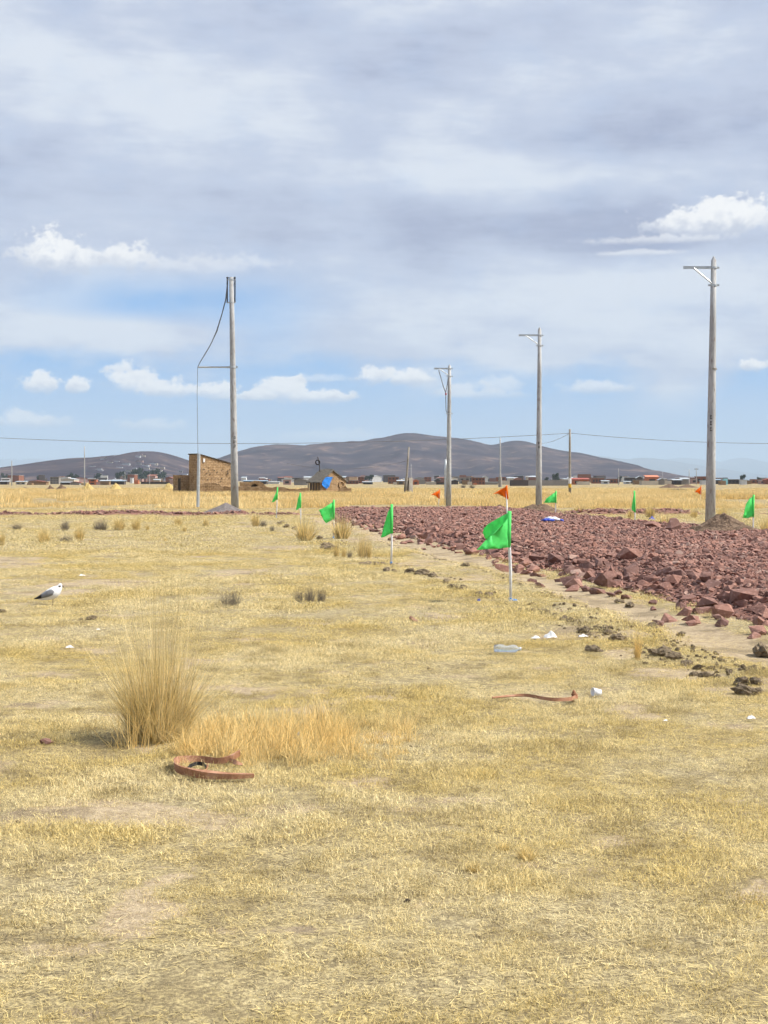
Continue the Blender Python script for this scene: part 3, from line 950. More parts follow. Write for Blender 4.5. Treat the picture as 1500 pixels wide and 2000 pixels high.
VT = {'g': [tussock_mesh(910 + 3 * k, M['ichu'], 1.0, .22, 300, (.010, .022)) for k in range(4)],
      'd': [tussock_mesh(940 + 3 * k, M['grey_tuft'], 1.0, .3, 230, (.012, .026), .9) for k in range(3)],
      'n': [tussock_mesh(970 + 3 * k, M['ichu'], 1.0, .22, 320, (.006, .014), .8) for k in range(2)],
      'o': [tussock_mesh(990 + 3 * k, M['gold'], 1.0, .14, 260, (.006, .014), .5) for k in range(2)],
      'q': [tussock_mesh(996 + 3 * k, M['grey_tuft'], 1.0, .3, 260, (.006, .013), .8) for k in range(2)]}
TU = [(4, 1066, 30, 16, 'g', 'straw tuft cut by the left frame edge above the gull'),
      (32, 1034, 14, 22, 'd', 'small grey tuft near the left frame edge before the red strip'),
      (85, 1059, 32, 34, 'g', 'bushy straw tussock left of the grey-and-straw pair on the left plain'),
      (127, 1036, 23, 17, 'd', 'dark upright tuft behind the left grey-and-straw pair'),
      (128, 1058, 15, 26, 'd', 'low grey tuft touching the tall straw tussock on the left plain'),
      (155, 1056, 36, 27, 'g', 'tall straw tussock touching a low grey tuft on the left plain'),
      (196, 1036, 24, 30, 'd', 'grey tuft at the left end of the row before the red strip'),
      (232, 1036, 29, 32, 'g', 'pale straw tuft second in the row before the red strip'),
      (266, 1036, 28, 24, 'g', 'pale straw tuft third in the row before the red strip'),
      (288, 1036, 14, 10, 'g', 'tiny tuft at the right end of the row before the red strip'),
      (348, 1026, 20, 21, 'g', 'round tuft left of the tall pole, farther of the pair'),
      (402, 1028, 19, 17, 'g', 'round tuft just left of the tall pole gravel mound'),
      (360, 1038, 11, 15, 'g', 'flat low tuft between and before the two round tufts'),
      (323, 1056, 8, 10, 'g', 'tiny tuft alone on the open left plain'),
      (499, 1028, 31, 22, 'g', 'straw tussock right of the tall left pole'),
      (514, 1028, 14, 16, 'd', 'grey tuft touching the tussock right of the tall left pole'),
      (531, 1037, 12, 10, 'd', 'tiny grey tuft below the farthest green flag'),
      (596, 1056, 48, 52, 'g', 'wide straw tussock before the fourth green flag'),
      (668, 1053, 48, 48, 'g', 'wide straw tussock behind the third green flag'),
      (657, 1088, 37, 18, 'n', 'narrow upright tuft below the third green flag'),
      (671, 1089, 30, 12, 'n', 'thin upright tuft between two others below the third green flag'),
      (683, 1089, 20, 12, 'q', 'small grey tuft left of the tall tussock by the second flag'),
      (708, 1091, 62, 24, 'n', 'tall straw tussock left of the second green flag'),
      (721, 1091, 50, 16, 'n', 'narrow tussock leaning on the tall one left of the second flag'),
      (450, 1187, 46, 44, 'q', 'grey wiry tuft alone on the grass right of the big tussock top'),
      (583, 1175, 30, 20, 'q', 'grey wiry tuft, left one of the three in mid field'),
      (605, 1176, 38, 26, 'q', 'grey wiry tuft, middle one of the three in mid field'),
      (628, 1175, 34, 22, 'q', 'grey wiry tuft, right one of the three in mid field'),
      (1245, 1287, 62, 30, 'o', 'small golden tuft standing in the sod row at right'),
      (1030, 1678, 32, 62, 'n', 'low dry tuft with dark foot on the near right grass'),
      (925, 1702, 24, 50, 'n', 'flattest dry tuft left of the low one on the near right grass'),
      (985, 1660, 18, 40, 'n', 'small dry tuft just behind the low one on the near grass'),
      (1300, 1036, 36, 46, 'g', 'straw tussock behind the two boulders'),
      (1425, 1040, 46, 40, 'g', 'straw tussock right of the tallest pole soil mound'),
      (1460, 1046, 26, 26, 'd', 'grey tuft left of the rightmost green flag foot'),
      (1496, 1042, 34, 30, 'g', 'straw tuft cut by the right frame edge'),
      (1270, 1012, 30, 26, 'g', 'straw tussock right of the edge-on green flag'),
      (1232, 1013, 22, 18, 'g', 'straw tuft left of the edge-on green flag'),
      (1355, 1012, 22, 20, 'g', 'straw tuft left of the tallest right pole'),
      (1410, 1014, 30, 28, 'g', 'straw tussock just right of the tallest right pole shaft'),
      (1130, 1004, 20, 26, 'g', 'straw tuft right of the green flag near the middle pole'),
      (905, 953, 8, 10, 'd', 'dark bush far out left of another, under the grey house block'),
      (922, 954, 9, 12, 'd', 'dark bush far out right of another, under the grey house block'),
      (940, 969, 13, 46, 'g', 'broad brownish bush in the golden field beyond the road'),
      (1015, 957, 7, 40, 'g', 'low brown bush line right of the double flag'),
      (1320, 960, 7, 50, 'd', 'low dark bush line far out left of the far orange pennant'),
      (1435, 966, 8, 26, 'd', 'dark low bush right of the tallest pole far out'),
      (345, 960, 12, 18, 'd', 'dark weed before the adobe annex'),
      (740, 968, 7, 30, 'g', 'low weed in the field left of the leaning post')]
for i, (px, py, h, w, kind, label) in enumerate(TU):
    gx_, gy_ = ground_at(px, py)
    o = tag(link('grass_tussock', VT[kind][i % len(VT[kind])], None, (gx_, gy_, gz1(gx_, gy_))), label, 'grass tussock')
    hm, wm = h * gy_ / F, w * gy_ / F
    o.scale = (wm * 1.15, wm * 1.15, hm * 1.12); o.rotation_euler = (0, 0, i * 1.7)


# ------------------------------------------------------------------ utility poles
def pole(px, pbase, ptop, y, r0, r1, label, name='utility_pole', group=None, cap=True, top_px=None, mat='concrete'):
    bx2 = (px - CX) * y / F
    o = empty(name, (bx2, y, gz1(bx2, y)), label, 'utility pole', group)
    hgt = EYE - (ptop - HZ) * y / F
    dxt = 0 if top_px is None else (top_px - px) * y / F
    prof = [(0, 0, -.1, r0), (dxt * .25, 0, hgt * .25, r0 * .75 + r1 * .25), (dxt * .5, 0, hgt * .5, (r0 + r1) / 2), (dxt * .75, 0, hgt * .75, r0 * .25 + r1 * .75), (dxt, 0, hgt - (.12 if cap else 0), r1)]
    MB().tube([q[:3] for q in prof], [q[3] for q in prof], 20).build('shaft', M[mat], o, True)
    if cap: MB().tube([(dxt, 0, hgt - .125), (dxt, 0, hgt - .06), (dxt, 0, hgt)], [r1 * .98, r1 * .55, .012], 16).build('cap', M[mat], o)
    sh = o.children[0]
    for p_ in sh.data.polygons:
        if len(p_.vertices) > 4: p_.use_smooth = False
    return o, hgt, dxt


def band(o, x, z, r, h=.06):
    mb = MB().tube([(x, 0, z - h / 2), (x, 0, z + h / 2)], r + .018, 18)
    mb.box(x + r, x + r + .09, -.03, .03, z - h / 2, z + h / 2)
    mb.box(x - r - .09, x - r, -.03, .03, z - h / 2, z + h / 2)
    mb.build('band', M['galv'], o)


def stencil(o, r, z, rows):
    for k in range(rows):
        a0 = -math.pi / 2 - .25
        mb = MB(); zc = z - k * .2
        for (h0, h1, b0, b1) in ((.0, .12, 0, .12), (.0, .03, 0, .5), (.09, .12, .1, .5), (.0, .12, .4, .5)):
            n_ = 4; vs_ = []
            for q in range(n_ + 1):
                aa = a0 + b0 + (b1 - b0) * q / n_
                vs_ += [((r + .004) * math.cos(aa), (r + .004) * math.sin(aa), zc + h0), ((r + .004) * math.cos(aa), (r + .004) * math.sin(aa), zc + h1)]
            mb.add(vs_, [(2 * q, 2 * q + 2, 2 * q + 3, 2 * q + 1) for q in range(n_)])
        mb.build('painted_mark', M['mark'], o, fix=False)


def bracket(o, hgt, dxt, y, arm_px, z_arm, z_brace, r1):
    L = arm_px * y / F
    za = EYE - (z_arm - HZ) * y / F - o.location.z; zb = EYE - (z_brace - HZ) * y / F - o.location.z
    MB().box(dxt - L, dxt - r1 * .8, -.045, -.038, za - .045, za + .045).box(dxt - L, dxt - r1 * .8, -.045, .045, za + .039, za + .046).box(dxt - L, dxt - L + .16, -.06, -.046, za - .05, za + .05).build('crossarm', M['galv'], o)
    MB().tube([(dxt - L * .66, -.06, za - .02), (dxt - r1 * .7, -.06, zb + .05)], .028, 6).build('brace', M['galv'], o)
    band(o, dxt, za, r1 * 1.03); band(o, dxt, zb, r1 * 1.05)
    return L, za, zb


p1, h1, d1 = pole(1387, 1028, 500, 49.1, .172, .085, 'tallest-looking concrete pole at right, rising from a brown soil mound', top_px=1394)
bracket(p1, h1, d1, 49.1, 60, 523, 557, .088); stencil(p1, .135, EYE + (HZ - 818) * 49.1 / F, 3)
MB().tube([(d1 * .8, 0, EYE + (HZ - 720) * 49.1 / F - .03), (d1 * .8, 0, EYE + (HZ - 720) * 49.1 / F + .03)], .128, 20).build('joint_ring', M['dark_concrete'], p1)
p2, h2, d2 = pole(1052, 998, 639, 73.7, .165, .085, 'concrete pole in the middle of the right-hand row beside a low soil mound', top_px=1054)
bracket(p2, h2, d2, 73.7, 41, 655, 675, .09); stencil(p2, .14, EYE + (HZ - 868) * 73.7 / F, 2)
p3, h3, d3_ = pole(876, 990, 712, 88, .17, .088, 'farthest concrete pole of the right row with a slack stay wire hanging', top_px=878)
L, za, zb = bracket(p3, h3, d3_, 88, 30, 720, 735, .09)
q = lambda px, py: tuple(at(px, py, 87.9) - p3.location)
MB().tube([q(857, 723), q(866, 755), q(870.5, 767)], .022, 6).build('stay_wire', M['wire'], p3)
MB().tube([q(875.5, 737), q(873, 755), q(870.5, 767), q(871, 800), q(873, 806)], .022, 6).build('stay_wire', M['wire'], p3)
MB().lathe([(-.06, .02), (-.05, .05), (.05, .05), (.06, .02)], 10).build('insulator', M['red_mark'], p3, True, q(870.8, 769.5))
band(p3, d3_ * .7, EYE - (808 - HZ) * 88 / F, .115)
pp, hp, dp_ = pole(870.5, 985, 897, 94, .09, .085, 'short thin post half hidden behind the farthest right-row pole', cap=False, mat='galv')

# left pole with rack, outrigger and stay
LY = 71.5
p4, h4, d4 = pole(459, 1002, 542, LY, .19, .105, 'tall concrete pole at left with black rack on top and side outrigger', cap=False, top_px=452)
for sx in (-.2, .17):
    mb = MB()
    x0 = d4 + sx
    mb.tube([(x0, 0, h4 - 1.25), (x0, 0, h4 + .02)], .032, 8)
    for zz_ in (h4 - 1.22, h4 - .03):
        mb.tube([(x0, 0, zz_), (d4 + .05 * (1 if sx > 0 else -1), 0, zz_)], .022, 6)
    mb.build('rack_bar', M['dark_metal'], p4)
band(p4, d4 + .01, h4 - 1.22, .108); band(p4, d4, h4 - .12, .106, .05)
for sx in (-.2, .17):
    for k in range(2):
        MB().lathe([(-.05, .025), (-.035, .045), (0, .03), (.035, .045), (.05, .025)], 10).build('spool_insulator', M['dark_metal'], p4, True, (d4 + sx, -.02, h4 - .03 - k * .28))
zo = EYE - (717 - HZ) * LY / F - p4.location.z
xo = (387 - 459) * LY / F
MB().tube([(d4 * .6 - .1, 0, zo), (xo, 0, zo)], .04, 8).build('outrigger', M['galv'], p4)
band(p4, d4 * .6, zo, .142, .1)
stencil(p4, .165, EYE + (HZ - 858) * LY / F, 3)
q = lambda px, py: tuple(at(px, py, LY - .02) - p4.location)
MB().tube([q(444.5, 552), q(441, 585), q(433, 615), q(423, 648), q(411, 674), q(399, 694), q(390, 709), q(386, 718)], [.03, .03, .025, .034, .025, .025, .02, .02], 6).build('stay_cable', M['wire'], p4)
MB().tube([q(386, 718), q(385, 770), q(386.5, 885), q(387, 1003)], .011, 5).build('stay_cable', M['wire'], p4)
MB().tube([q(388.5, 886), q(386.5, 990)], .075, 10).build('stay_guard', M['galv'], p4)

# thinner far poles
fp = []
for px, pb, pt, y, r0, label, txx in ((1113, 968, 838, 147, .14, 'thin far pole carrying the long wire, with a white and yellow band', None),
                                  (165, 945, 872, 330, .14, 'thin pole standing before the left town', None),
                                  (23, 946, 900, 420, .16, 'short thin pole near the left frame edge before the town', None),
                                  (977, 950, 855, 330, .2, 'thin pole on a thick concrete foot behind the double flag', None),
                                  (792, 966, 873, 160, .13, 'leaning thin post beside the broken brick pillar', 798.5),
                                  (1208, 947, 915, 480, .14, 'small dark pole before the town right of the broad hill', None),
                                  (803, 945, 906, 520, .15, 'small pale pole just right of the brick pillar', None),
                                  (244, 945, 922, 560, .14, 'pale thin mast left of the blue-roofed sheds', None),
                                  (292, 945, 928, 560, .13, 'pale thin mast right of the blue-roofed sheds', None),
                                  (1346, 946, 917, 520, .15, 'thin pole left of another near the tallest right pole', None),
                                  (1360, 946, 914, 520, .15, 'thin pole with small crossarm near the tallest right pole', None),
                                  (1294, 944, 922, 600, .1, 'hair-thin mast right of the orange-walled house', None)):
    o, hh_, dd_ = pole(px, pb, pt, y, r0, r0 * .7, label, cap=False, top_px=txx, mat='dark_concrete' if y < 200 else 'concrete')
    fp.append((o, hh_))
o = fp[0][0]
MB().tube([(0, 0, 1.2), (0, 0, 1.75)], .15, 14).build('white_band', M['white_paint'], o)
MB().tube([(0, 0, .8), (0, 0, 1.2)], .152, 14).build('yellow_band', plain('yellow_paint', (.6, .36, .03)), o)
MB().lathe([(-.1, .45), (2.2, .38), (2.4, .3)], 10).build('foot', M['dark_concrete'], fp[3][0])
MB().box(-.7, .7, -.05, .05, fp[10][1] - .5, fp[10][1] - .3).build('crossarm', M['dark_metal'], fp[10][0])

def wire(a, b2, sag, r, label):
    a, b2 = Vector(a), Vector(b2)
    mb = MB().tube([a.lerp(b2, t / 24) - Vector((0, 0, sag * 4 * (t / 24) * (1 - t / 24))) for t in range(25)], r, 5)
    return tag(mb.build('power_line', M['wire'], None, True), label, 'wire')


top = at(1113, 846, 147)
wire(at(-120, 849, 147), top, .95, .022, 'long sagging power wire from the left frame edge to the thin far pole')
wire(top, at(1720, 862, 147), .55, .022, 'power wire running from the thin far pole to the right frame edge')
wire(top, at(1050, 866, 200), .3, .018, 'short slanting wire from the thin far pole towards the middle pole')
wire(at(560, 905, 160), at(796, 900, 160), .75, .016, 'faint slack wire reaching the leaning thin post')


# ------------------------------------------------------------------ flags
def flag(base, topp, polys, sleeve, colr, label, cat='flag', y=None, r=.017, blue=True, name='marker_flag'):
    bx2, by2 = ground_at(*base) if y is None else ((base[0] - CX) * y / F, y)
    y = by2
    o = empty(name, (bx2, y, gz1(bx2, y)), label, cat, 'flags marking the road')
    lo = lambda px, py, d=0: at(px, py, y) - o.location + Vector((0, d, 0))
    a, t = lo(*base), lo(*topp)
    a.z = min(a.z, -.03) if base[1] > 1000.5 else a.z
    MB().tube([a, a.lerp(t, .35) + Vector((r * .5, 0, 0)), a.lerp(t, .7) - Vector((r * .3, 0, 0)), t], [r * 1.05, r, r * .95, r * .9], 10).build('stick', M['white_paint'], o, True)
    s = lo(*sleeve)
    slv = MB().tube([s, s.lerp(t + Vector((0, 0, .01)), .5), t + Vector((0, 0, .012))], r * 1.45, 10)
    bm = bmesh.new()
    for k, pl in enumerate(polys):
        ny_ = (.40 if k == 0 else -.5) if len(polys) > 1 else -.25
        vs_ = [bm.verts.new(lo(px, py) + Vector((0, ny_ * max(0, t.x - lo(px, py).x) - .012 * k, 0))) for px, py in pl]
        bm.faces.new(vs_)
    bmesh.ops.triangulate(bm, faces=bm.faces[:])
    for _ in range(4): bmesh.ops.subdivide_edges(bm, edges=bm.edges[:], cuts=1, use_grid_fill=False)
    bmesh.ops.triangulate(bm, faces=bm.faces[:])
    for v in bm.verts:
        u = (t.x - v.co.x)
        q = max(0, u)
        v.co.y += (.015 if len(polys) > 1 else .04) * math.sin(q * 17 + v.co.z * 9) * min(1, q * 6) + .02 * math.sin(v.co.z * 23 + q * 30) * min(1, q * 5)
    bmesh.ops.remove_doubles(bm, verts=bm.verts, dist=1e-4)
    me = bpy.data.meshes.new('cloth'); bm.to_mesh(me); bm.free()
    me.materials.append(M[colr]); me.polygons.foreach_set('use_smooth', [True] * len(me.polygons))
    c = link('cloth', me, o)
    sol = c.modifiers.new('thick', 'SOLIDIFY'); sol.thickness = .0015
    slv.build('sleeve', M[colr], c, True)
    if blue: MB().tube([(a.x, 0, -.01), (a.x * .97, 0, .045)], r * 1.3, 10).build('blue_foot', M['blue_paint'], o)
    return o


flag((997, 1175), (995, 1000), [[(992, 1002), (972, 1013), (954, 1024), (946, 1033), (944, 1041), (949, 1053), (970, 1056), (992, 1050)],
                                [(991, 1012), (983, 1022), (966, 1040), (946, 1055), (929, 1073), (946, 1071), (975, 1071), (992, 1069)]], (994, 1069), 'green',
     'nearest and largest green flag on a white stick with blue foot')
flag((764, 1101), (765, 986), [[(765, 987), (758, 1000), (751, 1023), (744, 1050), (752, 1048), (765, 1041)]], (765, 1042), 'green', 'second nearest green flag on white stick left of the road')
flag((651, 1052), (652, 977), [[(652, 979), (640, 987), (630, 993), (623, 996), (627, 1004), (632, 1016), (637, 1022), (652, 1014)]], (652, 1015), 'green', 'third green flag, spread wide, between two straw tussocks')
flag((587, 1025), (586.5, 963), [[(586, 964), (582, 974), (578, 996), (581, 996), (587, 990)]], (587, 992), 'green', 'fourth green flag, narrow, behind a wide straw tussock', r=.02)
flag((539.5, 1011), (542, 952), [[(543, 953), (537, 967), (531, 981), (536, 980), (541, 974)]], (541, 976), 'green', 'farthest green flag on the left side of the road', r=.02)
flag((1084, 1011), (1086, 959), [[(1086, 960), (1077, 966), (1066, 974), (1062, 982), (1075, 982), (1085, 982)]], (1085.5, 983), 'green', 'green flag blown left, right of the middle pole', r=.02)
flag((1240, 1024), (1239, 959), [[(1239, 960), (1236, 975), (1233, 993), (1236, 998), (1241, 1000)]], (1240, 1001), 'green', 'edge-on hanging green flag right of the road', r=.02)
flag((1470, 1051), (1472, 967), [[(1472, 968), (1462, 975), (1456, 984), (1452, 1000), (1448, 1011), (1460, 1012), (1471, 1008)]], (1471, 1010), 'green', 'rightmost green flag near the right frame edge', r=.018)
yb = 18.72
flag((997, 1010), (989, 950), [[(989, 950), (976, 957), (963, 965), (972, 964), (980, 965), (986, 970), (992, 975)]], (991.5, 974), 'orange', 'orange pennant on a thin rod stuck in the nearest green flag pole', 'pennant', yb, .009, False, 'pennant')
flag((856, 992), (858.5, 956), [[(858.5, 957), (851, 961), (842, 966), (850, 968), (857, 974)]], (858, 974), 'orange', 'orange pennant left of the farthest right-row pole', 'pennant', 82, .018, False, 'pennant')
flag((1368, 977), (1369, 949), [[(1369, 950), (1362, 955), (1356, 961), (1362, 962), (1368, 966)]], (1369, 966), 'orange', 'small far orange pennant left of the tallest right pole', 'pennant', 113, .02, False, 'pennant')


# ------------------------------------------------------------------ adobe buildings
def rough(o, cell=.35, amp=.05, seed=0):
    """weather the walls: subdivide and push the faces in and out"""
    bm = bmesh.new(); bm.from_mesh(o.data)
    for _ in range(5):
        ed = [e for e in bm.edges if e.calc_length() > cell]
        if not ed: break
        bmesh.ops.subdivide_edges(bm, edges=ed, cuts=1, use_grid_fill=True)
    bmesh.ops.triangulate(bm, faces=[f for f in bm.faces if len(f.verts) > 4])
    for v in bm.verts:
        q = v.co
        k = amp * 2
        v.co = q + Vector((float(fbm(q.y * 2 + q.z * 1.7, q.z * 2 + 3, 3, seed)) - .5, float(fbm(q.x * 2 + q.z * 1.3, q.z * 2 + 8, 3, seed + 1)) - .5,
                           float(fbm(q.x * 2, q.y * 2 + 5, 3, seed + 2)) - .5)) * k
    bm.to_mesh(o.data); bm.free()


AY = 165.0
px_m = AY / F
c0 = at(388, 962, AY); c0.z = 0
house = empty('adobe_house', c0, 'ruined lean-to adobe house behind the left pole', 'house', rz=R(40))
W, D = 4.75, 2.0
Hh, Hl = 4.4, 3.3
w_ = MB()
w_.prism([(0, -.1), (W, -.1), (W, Hl), (0, Hh)], 0, D).build('wall', M['adobe'], house); rough(house.children[-1], .4, .06, 3)
rf = MB(); rf.prism([(-.08, Hh + .03), (W + .04, Hl + .02), (W + .04, Hl + .10), (-.08, Hh + .12)], -.1, D + .1); house_roof = rf.build('roof', M['timber'], house)
for k in range(10):
    xk = .1 + k * .45; zk = Hh + (Hl - Hh) * xk / W
    MB().box(xk, xk + .1, -.17, -.1, zk - .04, zk + .05).build('rafter_end', M['timber'], house_roof)
ax = MB().box(-.9, .6, 2.2, 3.9, -.1, 2.1).build('annex', M['adobe'], house); rough(ax, .4, .06, 7)
MB().box(-.96, -.9, 2.3, 2.75, 0, 1.75).build('doorway', M['timber'], house)
MB().box(.55, .78, -.1, -.03, Hh - .85, Hh - .45).build('pale_patch', M['white_paint'], house)
for k in range(16):
    MB().box(0, .13, -.09, -.05, 0, .1).build('hole', M['timber'], house, False, (.5 + rr.random() * 3.9, 0, 1.3 + rr.random() * 1.5))
o = empty('adobe_wall', at(390, 962, 160), 'crumbling adobe wall stub in shade before the lean-to house', 'wall', rz=R(12)); o.location.z = 0
sb = MB().prism([(0, -.1), (2.5, -.1), (2.5, .75), (2.1, 1.15), (1.6, 1.22), (.6, 1.18), (0, 1.1)], 0, .9).build('wall', M['adobe'], o); rough(sb, .3, .07, 9)
sb = MB().prism([(2.4, -.1), (3.0, -.1), (3.0, .4), (2.4, .55)], -.3, .5).build('rubble', M['adobe'], o); rough(sb, .25, .06, 12)
o = empty('adobe_wall', at(432, 962, 162), 'long low adobe enclosure wall between the lean-to house and the hut', 'wall', rz=R(2)); o.location.z = 0
pr = [(0, -.1)]; topz = []
for k in range(25):
    xx_ = k * .4
    topz.append((xx_, (.78 if k < 18 else .62) + .2 * (rr.random() - .5)))
sb = MB().prism([(0, -.1), (9.6, -.1)] + topz[::-1], 0, .5).build('wall', M['adobe'], o); rough(sb, .35, .05, 15)
o = empty('adobe_wall', at(468, 950, 172), 'broken adobe gable wall with a round opening right of the left pole', 'wall', rz=R(4)); o.location.z = 0
sb = MB().prism([(0, -.1), (1.2, -.1), (1.2, .62), (1.35, 1.0), (1.75, 1.15), (2.05, .95), (2.15, .6), (2.15, -.1), (3.2, -.1), (3.2, .7), (2.7, 1.15), (2.3, 1.45), (1.7, 1.5), (1.2, 1.3), (0, 1.28)], 0, .5).build('wall', M['adobe'], o); rough(sb, .3, .05, 16)
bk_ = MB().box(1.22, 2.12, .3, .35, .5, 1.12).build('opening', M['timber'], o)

# the hut
h0 = at(627, 963, AY); h0.z = 0
hut = empty('adobe_hut', h0, 'small adobe hut with thatched gable roof and blue tarp', 'hut', rz=R(40))
W, D, eh, rh = 3.55, 2.15, 1.4, 2.62
b1 = MB().prism([(0, -.1), (W, -.1), (W, eh), (W * .47, rh - .08), (0, eh)], 0, D).build('wall', M['adobe'], hut); rough(b1, .35, .05, 21)
rf = empty
mb = MB()
ap = W * .47
def slab(x0, z0, x1, z1, th):
    return [(x0, z0), (x1, z1), (x1, z1 + th), (x0, z0 + th)]
r1_ = MB().prism(slab(-.3, eh - .2, ap, rh, .15), -.16, D + .2).build('thatch', M['thatch'], hut); rough(r1_, .25, .06, 22)
r2_ = MB().prism(slab(W + .25, eh - .12, ap, rh - .02, .13), -.14, D + .15).build('thatch', M['thatch'], hut); rough(r2_, .25, .06, 23)
for k in range(5): MB().box(-.06, -.01, .25 + k * .5, .38 + k * .5, 0, 1.2).build('side_post', M['timber'], hut)
# tarp hanging on the gable
bm = bmesh.new()
tp = [(.05, 1.35), (.5, 1.85), (.95, 1.9), (1.55, 1.92), (1.25, 1.35), (1.0, .8), (.7, .55), (.3, .75), (.02, 1.0)]
bm.faces.new([bm.verts.new((x_, -.08, z_)) for x_, z_ in tp]); bmesh.ops.triangulate(bm, faces=bm.faces[:])
for _ in range(3): bmesh.ops.subdivide_edges(bm, edges=bm.edges[:], cuts=1)
bmesh.ops.triangulate(bm, faces=bm.faces[:])
for v in bm.verts: v.co.y -= .14 * float(fbm(v.co.x * 3.2, v.co.z * 3.2, 2, 44)); v.co.z += .05 * (float(fbm(v.co.x * 4, v.co.z * 4, 2, 45)) - .5)
me = bpy.data.meshes.new('tarp'); bm.to_mesh(me); bm.free(); me.materials.append(M['blue_plastic'])
tp_o = tag(link('tarp', me, None), 'bright blue tarp hanging on the hut gable', 'tarp'); tp_o.location = h0; tp_o.rotation_euler = (0, 0, R(40))
tp_o.modifiers.new('thick', 'SOLIDIFY').thickness = .01
def torus(name, mat, R0, r0, parent=None, loc=(0, 0, 0)):
    mb = MB()
    n = 22
    pts = [(R0 * math.cos(2 * math.pi * k / n), 0, R0 * math.sin(2 * math.pi * k / n)) for k in range(n)]
    seg = 8
    for i, p_ in enumerate(pts):
        a = 2 * math.pi * i / n
        for k in range(seg):
            th = 2 * math.pi * k / seg
            rr_ = R0 + r0 * math.cos(th)
            mb.v.append((rr_ * math.cos(a), r0 * 1.2 * math.sin(th), rr_ * math.sin(a)))
    for i in range(n):
        for k in range(seg):
            mb.face((i * seg + k, i * seg + (k + 1) % seg, ((i + 1) % n) * seg + (k + 1) % seg, ((i + 1) % n) * seg + k))
    return mb.build(name, mat, parent, True, loc)


torus('mud_ring', M['adobe'], .36, .07, hut, (2.85, -.04, 1.0))
mast = empty('roof_mast', at(624.5, 917, AY + 1.2), 'crooked stick mast standing on the hut roof', 'mast')
MB().tube([(0, 0, -.25), (-.02, 0, .3), (-.1, 0, .85), (-.2, 0, 1.3), (-.24, 0, 1.42)], [.05, .045, .05, .045, .03], 8).build('stick', M['timber'], mast, True)
ty = torus('tyre', M['rubber'], .24, .07); ty.location = at(620.5, 903, AY + 1.05)
tag(ty, 'old black tyre hanging on the stick above the hut roof', 'tyre'); ty.rotation_euler = (0, R(10), R(25))
o = empty('adobe_wall', at(661, 963, 162), 'low dark adobe wall stub right of the hut', 'wall', rz=R(8)); o.location.z = 0
sb = MB().prism([(0, -.1), (1.45, -.1), (1.45, .7), (1.1, .62), (.8, .85), (.4, .72), (.15, .55), (0, .3)], 0, .8).build('wall', M['adobe'], o); rough(sb, .25, .06, 31)
pc = at(798.5, 966, 161); pc.z = 0
o = empty('brick_pillar', pc, 'broken brick pillar standing alone in the field', 'pillar', rz=R(50))
sb = MB().box(-.32, .32, -.3, .3, -.1, 1.82).build('shaft', M['dark_concrete'], o); rough(sb, .2, .03, 35)
sb = MB().prism([(-.55, -.1), (-.3, -.1), (-.3, 1.6), (-.38, 1.2), (-.5, .6)], -.28, .28).build('broken_edge', M['timber'], o)


# hay cones and earth heaps in the field
def cone(name, px, py, w, h, mat, label, cat, y):
    cx = (px - CX) * y / F
    o = mound(name, px, py, w, h, mat, label, int(px), .3)
    o.location = (cx, y, 0); o['category'] = cat
    return o


for px, y, h, lab in ((172, 210, 1.25, 'haystack cone left of two others in the golden field'), (226, 210, 1.15, 'middle haystack cone in the golden field'), (329, 215, 1.2, 'haystack cone nearest the adobe house')):
    cone('haystack', px, 955, 2.6, h, M['hay'] if 'hay' in M else M.setdefault('hay', mottled('hay', (.42, .30, .11), (.60, .46, .2), 4, .95, .1, 1, .06)), lab, 'haystack', y)
for px, y, h, w, lab in ((98, 205, .85, 2.0, 'dark brown clod heap in the left field'), (120, 215, .95, 2.2, 'dark brown clod heap touching another in the left field'), (48, 240, .45, 2.0, 'small low earth heap at far left of the field'),
                         (1308, 300, .9, 4.2, 'low brown earth heap far out before the orange-walled house'), (1342, 310, .7, 5.0, 'second low earth heap far out, left of the far pennant')):
    cone('earth_heap', px, 955, w, h, M['mound'], lab, 'mound', y)


# ------------------------------------------------------------------ the town
def wallmat(c, name): return mottled(name, tuple(v * .82 for v in c), c, .5, .95, .1, .2, .05)
WM = {'brick': wallmat((.25, .115, .075), 'town_brick'), 'orange': wallmat((.46, .17, .09), 'orange_wall'), 'grey': wallmat((.27, .25, .23), 'town_block'), 'dark': wallmat((.10, .085, .08), 'dark_wall'),
      'cream': wallmat((.50, .44, .36), 'cream_wall'), 'white': wallmat((.62, .62, .62), 'white_wall'), 'mud': wallmat((.28, .19, .115), 'mud_wall'), 'cyan': wallmat((.30, .60, .66), 'cyan_wall'), 'pink': wallmat((.42, .28, .25), 'pink_wall')}
RM = {'zinc': plain('zinc_sheet', (.40, .44, .47), .5, .4), 'blue': plain('blue_sheet', (.24, .33, .40), .5, .4), 'red': plain('red_sheet', (.36, .10, .075), .7, .2), 'slab': plain('slab', (.26, .24, .225), .9, .1),
      'rust': plain('rust_sheet', (.22, .10, .07), .8, .2), 'orange': plain('orange_tiles', (.55, .22, .13), .8, .2)}
M['glass'] = plain('dark_window', (.02, .022, .026), .3, .5)


